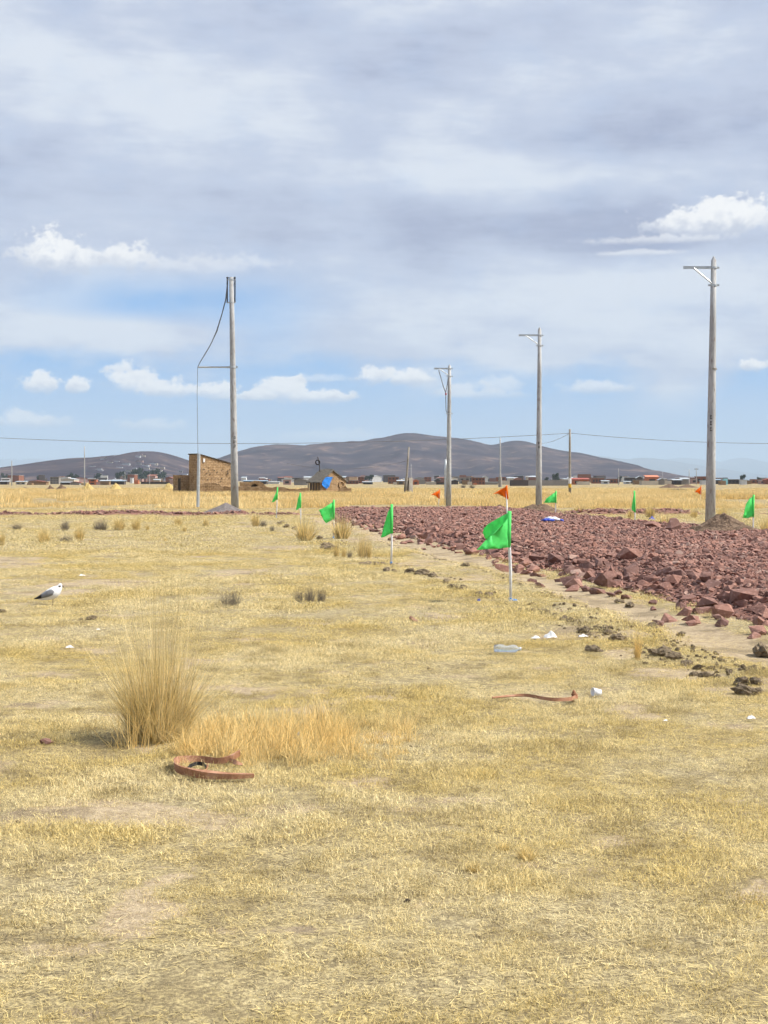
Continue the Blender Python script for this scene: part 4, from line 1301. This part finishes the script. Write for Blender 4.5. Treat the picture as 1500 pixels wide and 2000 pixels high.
def building(x0, x1, yt, yb, wall, roof, style, label, group=None, win=0, rows=1, rz=None, cat='house', y=None, name='house'):
    y = y or EYE * F / (yb - HZ)
    s = y / F
    w = (x1 - x0) * s; h = EYE + (HZ - yt) * s
    d = max(3.0, min(9, w * .8))
    o = empty(name, ((x0 - CX) * s, y, 0), label, cat, group, rz if rz is not None else 0)
    if style == 'shed':
        MB().prism([(0, -.2), (w, -.2), (w, h * .82), (0, h * .82)], 0, d).build('wall', WM[wall], o)
        mb = MB(); mb.add([(-.3, -.5, h * .80), (w + .3, -.5, h * .80), (w + .3, d + .3, h), (-.3, d + .3, h), (-.3, -.5, h * .80 + .12), (w + .3, -.5, h * .80 + .12), (w + .3, d + .3, h + .12), (-.3, d + .3, h + .12)],
                          ((0, 3, 2, 1), (4, 5, 6, 7), (0, 1, 5, 4), (1, 2, 6, 5), (2, 3, 7, 6), (3, 0, 4, 7))).build('roof', RM[roof], o)
        wh = h * .8
    elif style == 'gable':
        MB().prism([(0, -.2), (w, -.2), (w, h * .72), (w / 2, h * .95), (0, h * .72)], 0, d).build('wall', WM[wall], o)
        for a_, b_ in (((-.3, h * .70), (w / 2, h * .95)), ((w + .3, h * .70), (w / 2, h * .95))):
            MB().prism([a_, b_, (b_[0], b_[1] + h * .05), (a_[0], a_[1] + h * .05)], -.3, d + .3).build('roof', RM[roof], o)
        wh = h * .7
    else:
        MB().box(0, w, 0, d, -.2, h - .15).build('wall', WM[wall], o)
        if style == 'flat': MB().box(-.2, w + .2, -.2, d + .2, h - .18, h).build('roof', RM[roof], o)
        wh = h * .95
    for r_ in range(rows if win else 0):
        for k in range(win):
            ww = w / win * .5; hh_ = wh / rows * .42
            xc = w * (k + .5) / win; zc = wh * (r_ + .5) / rows
            MB().box(xc - ww / 2, xc + ww / 2, -.04, .05, zc - hh_ / 2, zc + hh_ / 2).build('window', M['glass'], o)
    return o


B = building
# left town, front row
B(0, 14, 939.5, 946.5, 'dark', 'zinc', 'shed', 'zinc-roofed shed at the left frame edge', win=2)
B(31, 50, 940, 946.5, 'cream', 'zinc', 'shed', 'pale shed with zinc roof left of the long mud wall', win=2)
B(52, 62, 943, 947.2, 'mud', 'slab', 'none', 'short mud yard wall before the left sheds', cat='wall', name='yard_wall')
B(62, 90, 941, 947, 'mud', 'rust', 'flat', 'long low mud house with rust-red roof edge', win=0)
B(53, 83, 938.5, 944.5, 'mud', 'red', 'gable', 'red-roofed house behind the long mud house')
B(98, 115, 931.5, 945.5, 'grey', 'slab', 'flat', 'grey three-storey block with dark window bays in the left town', win=3, rows=3)
B(118, 137, 941.5, 946.8, 'dark', 'zinc', 'shed', 'dark shed with zinc roof in the left town', win=2)
B(138, 155, 940.5, 947.2, 'grey', 'red', 'gable', 'grey gable house with red roof in the left town')
B(155, 165, 943, 947, 'mud', 'slab', 'none', 'small mud wall joining the red-roofed gable house', cat='wall', name='yard_wall')
B(173, 188, 935.5, 947, 'orange', 'slab', 'flat', 'tall orange brick block right of the thin pole', win=1, rows=2)
B(188, 197, 940, 947, 'pink', 'slab', 'none', 'pink wall block joined to the orange brick block')
B(196, 213, 938, 947.2, 'mud', 'zinc', 'shed', 'mud house with zinc roof left of the blue-roofed shed')
B(213, 242, 938.5, 946.4, 'dark', 'blue', 'shed', 'long shed with pale blue roof in the left town', win=3)
B(220, 236, 937, 944.6, 'white', 'zinc', 'shed', 'white hall roof behind the pale blue shed')
B(254, 259, 933, 944, 'white', 'zinc', 'flat', 'slim white tower house in the left town')
B(262, 270, 937, 945.5, 'orange', 'slab', 'none', 'small orange brick block right of the white tower house')
B(275, 345, 940.5, 945.4, 'dark', 'rust', 'flat', 'long dark row of low roofs before the left hill', win=8)
B(300, 312, 936, 944.5, 'cream', 'zinc', 'shed', 'cream house above the dark row before the left hill')
B(331, 345, 936.5, 945.5, 'pink', 'zinc', 'flat', 'pinkish house left of the adobe annex')
# centre
B(475, 520, 938.5, 946, 'dark', 'blue', 'shed', 'blue-roofed row showing over the broken adobe wall', win=5)
B(520, 545, 941, 945, 'white', 'zinc', 'shed', 'whitish low house left of the pinkish gable house')
B(553, 568, 936.5, 946.8, 'pink', 'slab', 'flat', 'pinkish house left of the dark stone gable', win=1)
B(574, 600, 935, 947.5, 'grey', 'slab', 'gable', 'grey gable ruin left of the hut')
B(676, 700, 938, 945.5, 'brick', 'slab', 'flat', 'low brick row right of the hut', win=4)
B(699, 711, 931, 944.3, 'brick', 'slab', 'flat', 'squarish brick tower block right of the hut', win=2, rows=3)
B(709, 728, 941, 946, 'dark', 'zinc', 'shed', 'long zinc roof in the centre town', win=3)
B(758, 779, 931, 945.2, 'brick', 'slab', 'flat', 'dark brick block with open upper bays left of the pillar', win=3, rows=2)
B(768, 775, 941, 947, 'cream', 'slab', 'none', 'small cream wall left of the pillar', cat='wall', name='yard_wall')
B(776, 790, 938, 946.8, 'mud', 'zinc', 'shed', 'light-roofed mud house touching the pillar from behind', win=1)
B(806, 818, 936.5, 947, 'orange', 'orange', 'gable', 'bright orange gable house right of the pillar', win=1)
B(818, 830, 937, 945.6, 'grey', 'slab', 'flat', 'grey house right of the bright orange gable house')
B(829, 842, 931, 944.3, 'brick', 'slab', 'none', 'dark brick tower house left of the farthest pole', win=2, rows=3)
B(832, 852, 941, 946.6, 'cream', 'zinc', 'flat', 'cream low house left of the farthest pole')
B(850, 860, 933.5, 945, 'dark', 'zinc', 'gable', 'dark house with white gable left of the farthest pole')
B(852, 872, 941, 946.6, 'dark', 'rust', 'flat', 'dark low roofs behind the farthest pole', win=3)
B(882, 895, 936.5, 946.2, 'dark', 'blue', 'gable', 'blue vaulted shed right of the farthest pole')
B(897, 918, 932.5, 945, 'grey', 'slab', 'flat', 'grey block house right of the blue shed', win=2, rows=2)
B(903, 916, 938, 946.5, 'mud', 'rust', 'flat', 'mud house before the grey block house')
B(914, 922, 940, 947, 'cream', 'slab', 'none', 'cream wall piece left of the two-storey open shell', cat='wall', name='yard_wall')
B(922, 947, 932.3, 946.8, 'brick', 'slab', 'flat', 'two-storey unfinished brick shell with dark open bays', win=4, rows=2)
B(925, 932, 942, 947.3, 'orange', 'orange', 'none', 'small bright orange kiosk before the unfinished shell', name='kiosk', cat='kiosk')
B(942, 953, 928.8, 944.6, 'white', 'zinc', 'gable', 'white gabled upper house behind the unfinished shell')
B(948, 972, 941, 946.6, 'grey', 'zinc', 'flat', 'grey yard wall right of the unfinished shell', cat='wall', name='yard_wall')
B(970, 988, 932, 944.8, 'brick', 'rust', 'flat', 'dark red house at the thin pole with thick foot', win=2, rows=2)
B(980, 998, 938, 946.6, 'cream', 'zinc', 'none', 'pale yard wall behind the orange pennant', cat='wall', name='yard_wall')
B(998, 1032, 936.5, 949, 'dark', 'slab', 'none', 'darker short face of the block enclosure left of the middle pole', cat='wall', name='enclosure_wall')
B(1031, 1114, 936.8, 948.6, 'grey', 'slab', 'none', 'long grey block enclosure wall behind the middle pole', cat='wall', name='enclosure_wall')
B(1119, 1150, 934, 946.5, 'orange', 'red', 'shed', 'low house with red sheet roof right of the thin far pole', win=2)
B(1121, 1127, 928.5, 944, 'white', 'zinc', 'none', 'small white water tank tower above the red-roofed house', cat='tank', name='tank_tower')
B(1128, 1152, 939.5, 946.9, 'cream', 'slab', 'none', 'pale wall before the red-roofed house', cat='wall', name='yard_wall')
B(1157, 1180, 933, 944.6, 'brick', 'slab', 'flat', 'dark brick row left of the small dark pole', win=4)
B(1176, 1190, 938.5, 945.4, 'white', 'zinc', 'shed', 'white zinc shed left of the small dark pole', win=1)
B(1186, 1210, 935, 944.4, 'brick', 'slab', 'flat', 'brick row behind the small dark pole', win=4)
B(1220, 1232, 940, 945.5, 'white', 'zinc', 'shed', 'small white shed right of the small dark pole', win=1)
B(1222, 1245, 932, 944.4, 'dark', 'zinc', 'flat', 'dark row with pale roof left of the orange-walled house', win=3)
B(1238, 1253, 937, 946.4, 'mud', 'slab', 'flat', 'mud block touching the orange-walled house yard')
B(1244, 1255, 929.5, 944.8, 'dark', 'zinc', 'gable', 'dark gable house with white roof left of the orange-walled house')
B(1262, 1286, 928.5, 945.4, 'orange', 'orange', 'shed', 'orange-walled house with orange sloped roof', win=1, rows=1)
B(1253, 1286, 938, 947.2, 'cream', 'slab', 'none', 'cream yard wall before the orange-walled house', cat='wall', name='yard_wall')
B(1287, 1298, 934, 947, 'grey', 'zinc', 'gable', 'grey shed right of the orange-walled house')
B(1298, 1315, 938, 946, 'cream', 'slab', 'none', 'pale wall segment right of the grey shed', cat='wall', name='yard_wall')
B(1315, 1331, 936, 947, 'dark', 'zinc', 'shed', 'dark shed with long zinc roof in the right town', win=2)
B(1331, 1345, 933.5, 946.6, 'grey', 'zinc', 'shed', 'plain grey shed with sloping roof in the right town')
B(1350, 1362, 935, 945, 'pink', 'slab', 'flat', 'pinkish house behind the pole pair', win=1)
B(1360, 1380, 930.5, 944.6, 'brick', 'rust', 'flat', 'dark red house touching the tallest pole from behind', win=2)
B(1370, 1380, 938, 946.6, 'white', 'zinc', 'flat', 'white kiosk touching the tallest pole from behind', name='kiosk', cat='kiosk')
B(1397, 1408, 936, 945.5, 'dark', 'blue', 'shed', 'dark blue shed right of the tallest pole')
B(1407, 1418, 938, 947.2, 'mud', 'slab', 'none', 'brown block right of the tallest pole', name='shed', cat='shed')
B(1415, 1421.5, 934, 946.6, 'cyan', 'blue', 'none', 'bright cyan booth right of the tallest pole', name='booth', cat='booth')
B(1422, 1450, 936, 945.5, 'dark', 'slab', 'flat', 'long dark house right of the cyan booth', win=4)
B(1448, 1459, 937, 946.5, 'white', 'zinc', 'flat', 'pale mint booth in the right town', name='booth', cat='booth')
B(1460, 1468, 938, 945.6, 'mud', 'slab', 'flat', 'small mud house right of the pale mint booth')
B(1468, 1484, 936, 944.6, 'brick', 'rust', 'flat', 'dark brick house near the right frame edge', win=2)
B(1484, 1496, 937.5, 945.8, 'pink', 'zinc', 'flat', 'pink house near the right frame edge', win=1)
B(1494, 1515, 934, 946, 'brick', 'red', 'gable', 'red-roofed house cut by the right frame edge')
# the far rows, too small to tell apart
rr = random.Random(11)
kinds = list(WM)
for k in range(150):
    px = rr.uniform(-15, 1515)
    y = rr.uniform(950, 1900)
    w = rr.uniform(4.5, 9.5); h = rr.choice([3, 3.4, 4, 4.5, 5.5, 6])
    wpx = w * F / y
    yt = HZ - (h - EYE) * F / y
    B(px, px + wpx, yt, 0, rr.choice(['brick', 'brick', 'dark', 'dark', 'grey', 'mud', 'pink', 'cream', 'white']), rr.choice(['zinc', 'slab', 'rust', 'slab', 'zinc', 'rust']), rr.choice(['flat', 'flat', 'shed', 'gable']),
      'tiny dim house in the far rows of the town', 'far rows of the town', y=y, rz=rr.uniform(-.5, .5))
# houses climbing the left hill
for k in range(46):
    px = rr.gauss(275, 75); y = rr.uniform(2250, 2750)
    if px > 390 or px < 40: continue
    X_ = (px - CX) * y / F
    z = H_LEFT(X_, y)
    o = B(px, px + rr.uniform(6, 12) * F / y, 930, 0, rr.choice(['white', 'cream', 'grey', 'pink', 'white']), rr.choice(['zinc', 'slab']), 'flat', 'tiny pale house scattered on the lower left hill', 'houses on the left hill', y=y)
    o.scale = (1, 1, .45); o.location.z = z - 1

# trees of the town
def tree_parts(seed):
    rg = np.random.default_rng(seed)
    tr = MB().tube([(0, 0, -.3), (.05, 0, .3), (0, .04, .62)], [.05, .04, .02], 6)
    for a in range(4):
        tr.tube([(0, 0, .3 + .06 * a), (.2 * math.cos(a * 1.7), .2 * math.sin(a * 1.7), .55 + .05 * a)], [.025, .008], 5)
    n = 700
    u = rg.normal(0, 1, (n, 3)); u /= np.linalg.norm(u, axis=1)[:, None]
    cl = rg.integers(0, 9, n); cc = rg.normal(0, .2, (9, 3)); cc[:, 2] = rg.uniform(.38, .85, 9)
    c = cc[cl] + u * .19 * rg.random(n)[:, None] ** .4
    e1 = rg.normal(0, .045, (n, 3)); e2 = rg.normal(0, .045, (n, 3))
    v = np.stack([c - e1, c + e1, c + e2], 1).reshape(-1, 3)
    return tr, np_mesh('crown', v, np.arange(3 * n).reshape(-1, 3))


M['leaf'] = mottled('dark_foliage', (.03, .042, .028), (.06, .075, .045), 3, .9, .1, 0, .01)
TP = []
for k in range(3):
    tr, cm = tree_parts(k + 60); cm.materials.append(M['leaf'])
    TP.append((tr, cm))
tme = []
for px, y, h, lab in [(192, 1500, 12, None), (232, 1450, 13, None), (246, 1500, 14, None), (262, 1600, 18, None), (268, 1650, 20, None), (276, 1650, 18, None), (285, 1700, 17, None), (302, 1750, 20, None), (312, 1700, 18, None), (318, 1750, 16, None),
                      (135, 1500, 10, None), (143, 1500, 12, None), (150, 1450, 9, None), (76, 1400, 8, None), (8, 1500, 12, None), (725, 1300, 9, None), (1084, 1100, 9, 'round dark tree over the block enclosure wall'), (1087, 1120, 7, None), (1068, 1000, 5, None), (1450, 1000, 7, 'round dark tree over the long dark house at right'), (1482, 1000, 5, None), (716, 1200, 7, None), (1210, 1100, 6, None)]:
    i = len(tme) % 3
    o = empty('tree', ((px - CX) * y / F, y, 0), lab or ('dark tree standing among the left town houses' if px < 400 else 'dark tree standing among the far town houses'), 'tree', None if lab else ('trees of the left town' if px < 400 else 'trees of the far town'))
    if len(tme) < 3:
        t_ = TP[i][0].build('trunk', M['timber'], o)
    else:
        t_ = link('trunk', tme[i], o)
    tme.append(t_.data)
    link('crown', TP[i][1], o)
    o.scale = (h * .7, h * .7, h * .75)


# ------------------------------------------------------------------ the gull
gx_, gy_ = ground_at(100, 1181)
gull = empty('gull', (gx_, gy_, gz1(gx_, gy_) + .01), 'white and grey gull standing on the short grass at left', 'bird', rz=R(12))
gull.scale = (.9, 1.1, 1.15)
rings = [(-.175, .052, .003, .004), (-.13, .062, .014, .020), (-.09, .078, .030, .034), (-.04, .096, .046, .047), (.01, .112, .055, .053), (.05, .126, .055, .053), (.085, .145, .046, .046), (.105, .165, .034, .034),
         (.116, .182, .028, .027), (.124, .196, .026, .024), (.132, .207, .018, .016), (.136, .214, .004, .004)]
mb = MB(); seg = 14
for i, (x_, z_, ry, rz_) in enumerate(rings):
    ry, rz_ = ry * 1.12, rz_ * 1.22
    nx_ = rings[min(i + 1, len(rings) - 1)]; pv_ = rings[max(i - 1, 0)]
    t = Vector((nx_[0] - pv_[0], 0, nx_[1] - pv_[1])).normalized(); n_ = Vector((-t.z, 0, t.x))
    for k in range(seg):
        a = 2 * math.pi * k / seg
        mb.v.append(tuple(Vector((x_, 0, z_)) + n_ * rz_ * math.sin(a) + Vector((0, 1, 0)) * ry * math.cos(a)))
for i in range(len(rings) - 1):
    for k in range(seg): mb.face((i * seg + k, i * seg + (k + 1) % seg, (i + 1) * seg + (k + 1) % seg, (i + 1) * seg + k))
mb.build('body', M['bird_white'], gull, True)
for sy in (-1, 1):
    mb = MB(); mb.cur = 0
    pr = [(-.225, .058, .004), (-.18, .068, .012), (-.13, .085, .024), (-.07, .107, .034), (-.01, .122, .036), (.03, .128, .026), (.05, .132, .006)]
    for i, (x_, z_, hh_) in enumerate(pr):
        off = .018 + .040 * sstep(x_, -.2, -.02) - .008 * sstep(x_, 0, .05)
        for dz_, oo in ((-hh_, .004), (-hh_ * .2, .010), (hh_ * .6, .006), (hh_, -.008)):
            mb.v.append((x_, sy * (off + oo), z_ + dz_))
    for i in range(len(pr) - 1):
        mb.cur = 1 if i < 2 else 0
        for k in range(3): mb.face((i * 4 + k, i * 4 + k + 1, i * 4 + 4 + k + 1, i * 4 + 4 + k))
    wg = mb.build('wing', [M['bird_grey'], M['bird_black']], gull, True)
    wg.modifiers.new('thick', 'SOLIDIFY').thickness = .006
    lg = MB().tube([(.02, sy * .018, .07), (.024, sy * .018, .035), (.018, sy * .018, -.012)], [.006, .0042, .004], 6).build('leg', M['bird_leg'], gull)
    mb = MB()
    for a in (-.5, 0, .5): mb.tube([(.018, sy * .018, -.008), (.018 + .035 * math.cos(a), sy * .018 + .035 * math.sin(a), -.012)], [.004, .002], 5)
    mb.build('foot', M['bird_leg'], lg)
    # dark patch through eye and ear
    MB().tube([(.098, sy * .030, .183), (.112, sy * .0295, .188), (.124, sy * .0265, .191), (.137, sy * .019, .190)], [.004, .009, .007, .003], 8).build('ear_patch', M['bird_black'], gull, True)
MB().tube([(.142, 0, .195), (.158, 0, .186), (.168, 0, .174)], [.009, .007, .002], 8).build('beak', M['bird_leg'], gull, True)


# ------------------------------------------------------------------ small things lying about
def strap(name, pts, hts, tilts, th, mat, parent=None, loc=None, lift=.0):
    """a stiff strip of leather running along pts, standing on its edge, leaning by tilts"""
    P_ = [Vector(p) for p in pts]
    # resample
    res = []
    n = len(P_)
    for i in range(n - 1):
        p0, p1_, p2_, p3_ = P_[max(i - 1, 0)], P_[i], P_[i + 1], P_[min(i + 2, n - 1)]
        for k in range(6):
            t = k / 6
            res.append((.5 * ((2 * p1_) + (p2_ - p0) * t + (2 * p0 - 5 * p1_ + 4 * p2_ - p3_) * t * t + (3 * p1_ - p0 - 3 * p2_ + p3_) * t ** 3), hts[i] + (hts[i + 1] - hts[i]) * t, tilts[i] + (tilts[i + 1] - tilts[i]) * t))
    res.append((P_[-1], hts[-1], tilts[-1]))
    mb = MB()
    for i, (p_, h_, ti) in enumerate(res):
        t = (res[min(i + 1, len(res) - 1)][0] - res[max(i - 1, 0)][0]).normalized()
        sd_ = Vector((-t.y, t.x, 0)).normalized()
        up = (Vector((0, 0, 1)) * math.cos(ti) + sd_ * math.sin(ti)); nn = sd_ * math.cos(ti) - Vector((0, 0, 1)) * math.sin(ti)
        tk = th if not hasattr(th, '__len__') else float(np.interp(i / (len(res) - 1), np.linspace(0, 1, len(th)), th))
        for a, b2 in ((0, -.5), (1, -.5), (1, .5), (0, .5)): mb.v.append(tuple(p_ + up * h_ * a + nn * tk * b2))
    for i in range(len(res) - 1):
        for k in range(4): mb.face((i * 4 + k, i * 4 + (k + 1) % 4, i * 4 + 4 + (k + 1) % 4, i * 4 + 4 + k))
    mb.face((0, 1, 2, 3)); e = len(res) * 4; mb.face((e - 4, e - 3, e - 2, e - 1))
    return mb.build(name, mat, parent, False, loc)


o0 = Vector((*ground_at(418, 1512), 0)); o0.z = gz1(o0.x, o0.y)
st = empty('leather_strap', o0, 'curled stiff terracotta leather strap lying in the foreground grass', 'strap')
g = lambda px, py, dz=.012: Vector((*ground_at(px, py), dz + .004)) - Vector((o0.x, o0.y, 0))
strap('strip', [g(496, 1524), g(450, 1526), g(405, 1525), g(368, 1521), g(347, 1514), g(342, 1505), g(350, 1497), g(384, 1494), g(425, 1497), g(448, 1496, .02), g(467, 1492, .04)],
      [.020, .027, .036, .042, .042, .040, .040, .036, .032, .036, .036], [.1, .1, .1, .05, .05, .1, .3, .3, .15, -.15, -.2], [.012, .028, .040, .014, .008, .008, .010, .010, .008, .008, .010], M['leather'], st)
strap('torn_end', [g(446, 1496, .02), g(460, 1500, .016), g(474, 1500, .012)], [.022, .024, .012], [.2, .5, .9], .005, M['leather'], st)
strap('inner_lining', [g(366, 1512), g(372, 1505), g(385, 1500), g(398, 1502), g(402, 1508)], [.012, .018, .02, .018, .012], [.3, .3, .3, .2, .1], .004, M['rubber'], st)
strap('loop', [g(402, 1507), g(400, 1514), g(385, 1518), g(360, 1516)], [.03, .026, .02, .015], [.3, .5, .9, 1.2], .005, M['leather'], st)

o0 = Vector((*ground_at(1050, 1370), 0)); o0.z = gz1(o0.x, o0.y)
st = empty('leather_strap', o0, 'long thin rust-brown strap lying across the middle right grass', 'strap')
g = lambda px, py, dz=.03: Vector((*ground_at(px, py), dz)) - Vector((o0.x, o0.y, 0))
strap('strip', [g(962, 1370), g(1000, 1367), g(1028, 1367), g(1060, 1373), g(1085, 1376), g(1115, 1375), g(1128, 1370)], [.012, .016, .022, .022, .024, .026, .03], [.9, .8, .4, .3, .3, .3, .1], .008, M['leather'], st)
MB().tube([g(1118, 1372, .02), g(1121, 1371, .06), g(1119, 1371, .085), g(1126, 1371, .05)], [.018, .02, .012, .012], 8).build('knot', M['leather'], st)

# litter
def at_ground(px, py): 
    a, b2 = ground_at(px, py)
    return Vector((a, b2, gz1(a, b2)))


mbt, nt, b = new_mat('clear_plastic', .12, .5)
b.inputs['Transmission Weight'].default_value = .75; b.inputs['IOR'].default_value = 1.3; b.inputs['Base Color'].default_value = (.86, .92, .97, 1)
nn_ = noise(nt, opos(nt), 30, 3); bump(nt, b, nn_, .5, .01)
M['clear'] = mbt
bo = empty('plastic_bottle', at_ground(990, 1276) + Vector((0, 0, .05)), 'clear crushed plastic bottle lying on the grass', 'bottle', rz=R(-6))
MB().tube([(-.115, 0, 0), (-.108, 0, 0), (-.05, 0, .004), (.0, 0, -.004), (.05, 0, .002), (.075, 0, 0), (.10, 0, 0), (.115, 0, 0)], [.02, .034, .036, .028, .035, .034, .016, .013], 14).build('body', M['clear'], bo, True)
MB().tube([(.112, 0, 0), (.128, 0, 0)], .0155, 12).build('cap', M['white_plastic'], bo)

cu = empty('plastic_cup', at_ground(1166, 1362) + Vector((0, 0, .012)), 'small white plastic cup tipped over on the right grass', 'cup', rz=R(200))
c_ = MB().tube([(-.03, 0, .02), (-.028, 0, .02), (.032, 0, .028)], [.004, .021, .03], 16, False).build('body', M['white_plastic'], cu, True)
c_.modifiers.new('thick', 'SOLIDIFY').thickness = .001
MB().tube([(.030, 0, .028), (.034, 0, .0283)], [.0315, .0315], 16, False).build('rim', M['white_plastic'], cu, True)


def scrap(px, py, w, h, mat, label, seed, cat='litter', name='plastic_scrap', lift=0.0, yaw=.3):
    """a crumpled sheet"""
    w *= .75
    n = 14
    mb = MB()
    for j in range(n):
        for i in range(n):
            u, v = i / (n - 1) - .5, j / (n - 1) - .5
            rad = 1 + .5 * (float(vn(u * 3 + 5 + seed, v * 3 + 2, seed)) - .5)
            f = float(fbm(u * 5 + seed, v * 5, 3, seed))
            z_ = h * (f * 1.2) * math.cos(u * 3) * math.cos(v * 3) + .02
            mb.v.append((u * w * rad, v * w * .6 * rad, z_))
    for j in range(n - 1):
        for i in range(n - 1): mb.face((j * n + i, j * n + i + 1, (j + 1) * n + i + 1, (j + 1) * n + i))
    o = mb.build(name, M[mat], None, False, at_ground(px, py) + Vector((0, 0, lift)))
    o.modifiers.new('thick', 'SOLIDIFY').thickness = .002
    o.rotation_euler = (0, 0, yaw)
    return tag(o, label, cat)


scrap(1076, 1249, .16, .09, 'white_plastic', 'crumpled white plastic scrap on the grass behind the bottle', 3)
scrap(1046, 1250, .12, .03, 'white_plastic', 'flat white paper scrap left of the crumpled plastic', 4)
scrap(1138, 1247, .12, .03, 'white_plastic', 'flat pale scrap just before the sod row clods', 5)
scrap(1466, 1411, .075, .03, 'white_plastic', 'flat white paper scrap at the right edge of the foreground', 6)
scrap(1300, 1414, .035, .012, 'white_plastic', 'tiny white scrap in the right foreground grass', 7)
scrap(583, 1452, .055, .06, 'clear', 'clear bluish plastic scrap caught in the golden grass', 8)
scrap(136, 1269, .09, .03, 'white_plastic', 'flat white scrap between the gull and the big tussock', 9)
scrap(160, 1126, .13, .03, 'white_plastic', 'flat white scrap on the grass behind the gull', 10)
scrap(192, 1236, .05, .02, 'white_plastic', 'tiny white scrap left of the big tussock top', 12)
scrap(935, 1178, .06, .05, 'blue_cloth', 'small blue plastic scrap left of the nearest flag foot', 13)
scrap(1006, 1177, .09, .03, 'blue_paint', 'light blue plastic scrap at the nearest flag foot', 15)
scrap(1273, 1015, .32, .18, 'blue_cloth', 'small blue scrap far out right of the edge-on flag', 14)

# the blue and white bag on the stones
by_ = 45.5
bb = empty('plastic_sack', at(1078, 1027, by_), 'blue and white plastic sack lying on the red stones', 'sack', rz=R(-14))
bb.location.z = float(bed_h(np.array([bb.location.x]), np.array([by_]))[0]) + .06 + gz1(bb.location.x, by_)
for nm, x0, x1, yy_, zz_, sl, rr_, mt in (('blue_side', -.33, .12, -.09, .035, -.02, .075, 'blue_cloth'), ('body', -.24, .31, .03, .085, -.09, .085, 'white_plastic'), ('blue_end', .25, .37, .0, .03, -.1, .04, 'blue_cloth')):
    ks = np.linspace(-1, 1, 13)
    pts = [((x0 + x1) / 2 + (x1 - x0) / 2 * k, yy_ + .02 * math.sin(k * 5), zz_ + sl * k * .5 + .012 * math.sin(k * 9)) for k in ks]
    rad = [max(.006, rr_ * (1 - abs(k) ** 2.2) * (1 + .15 * math.sin(k * 13))) for k in ks]
    ob = MB().tube(pts, rad, 12).build(nm, M[mt], bb, True); ob.scale = (1, 1.5, .75)
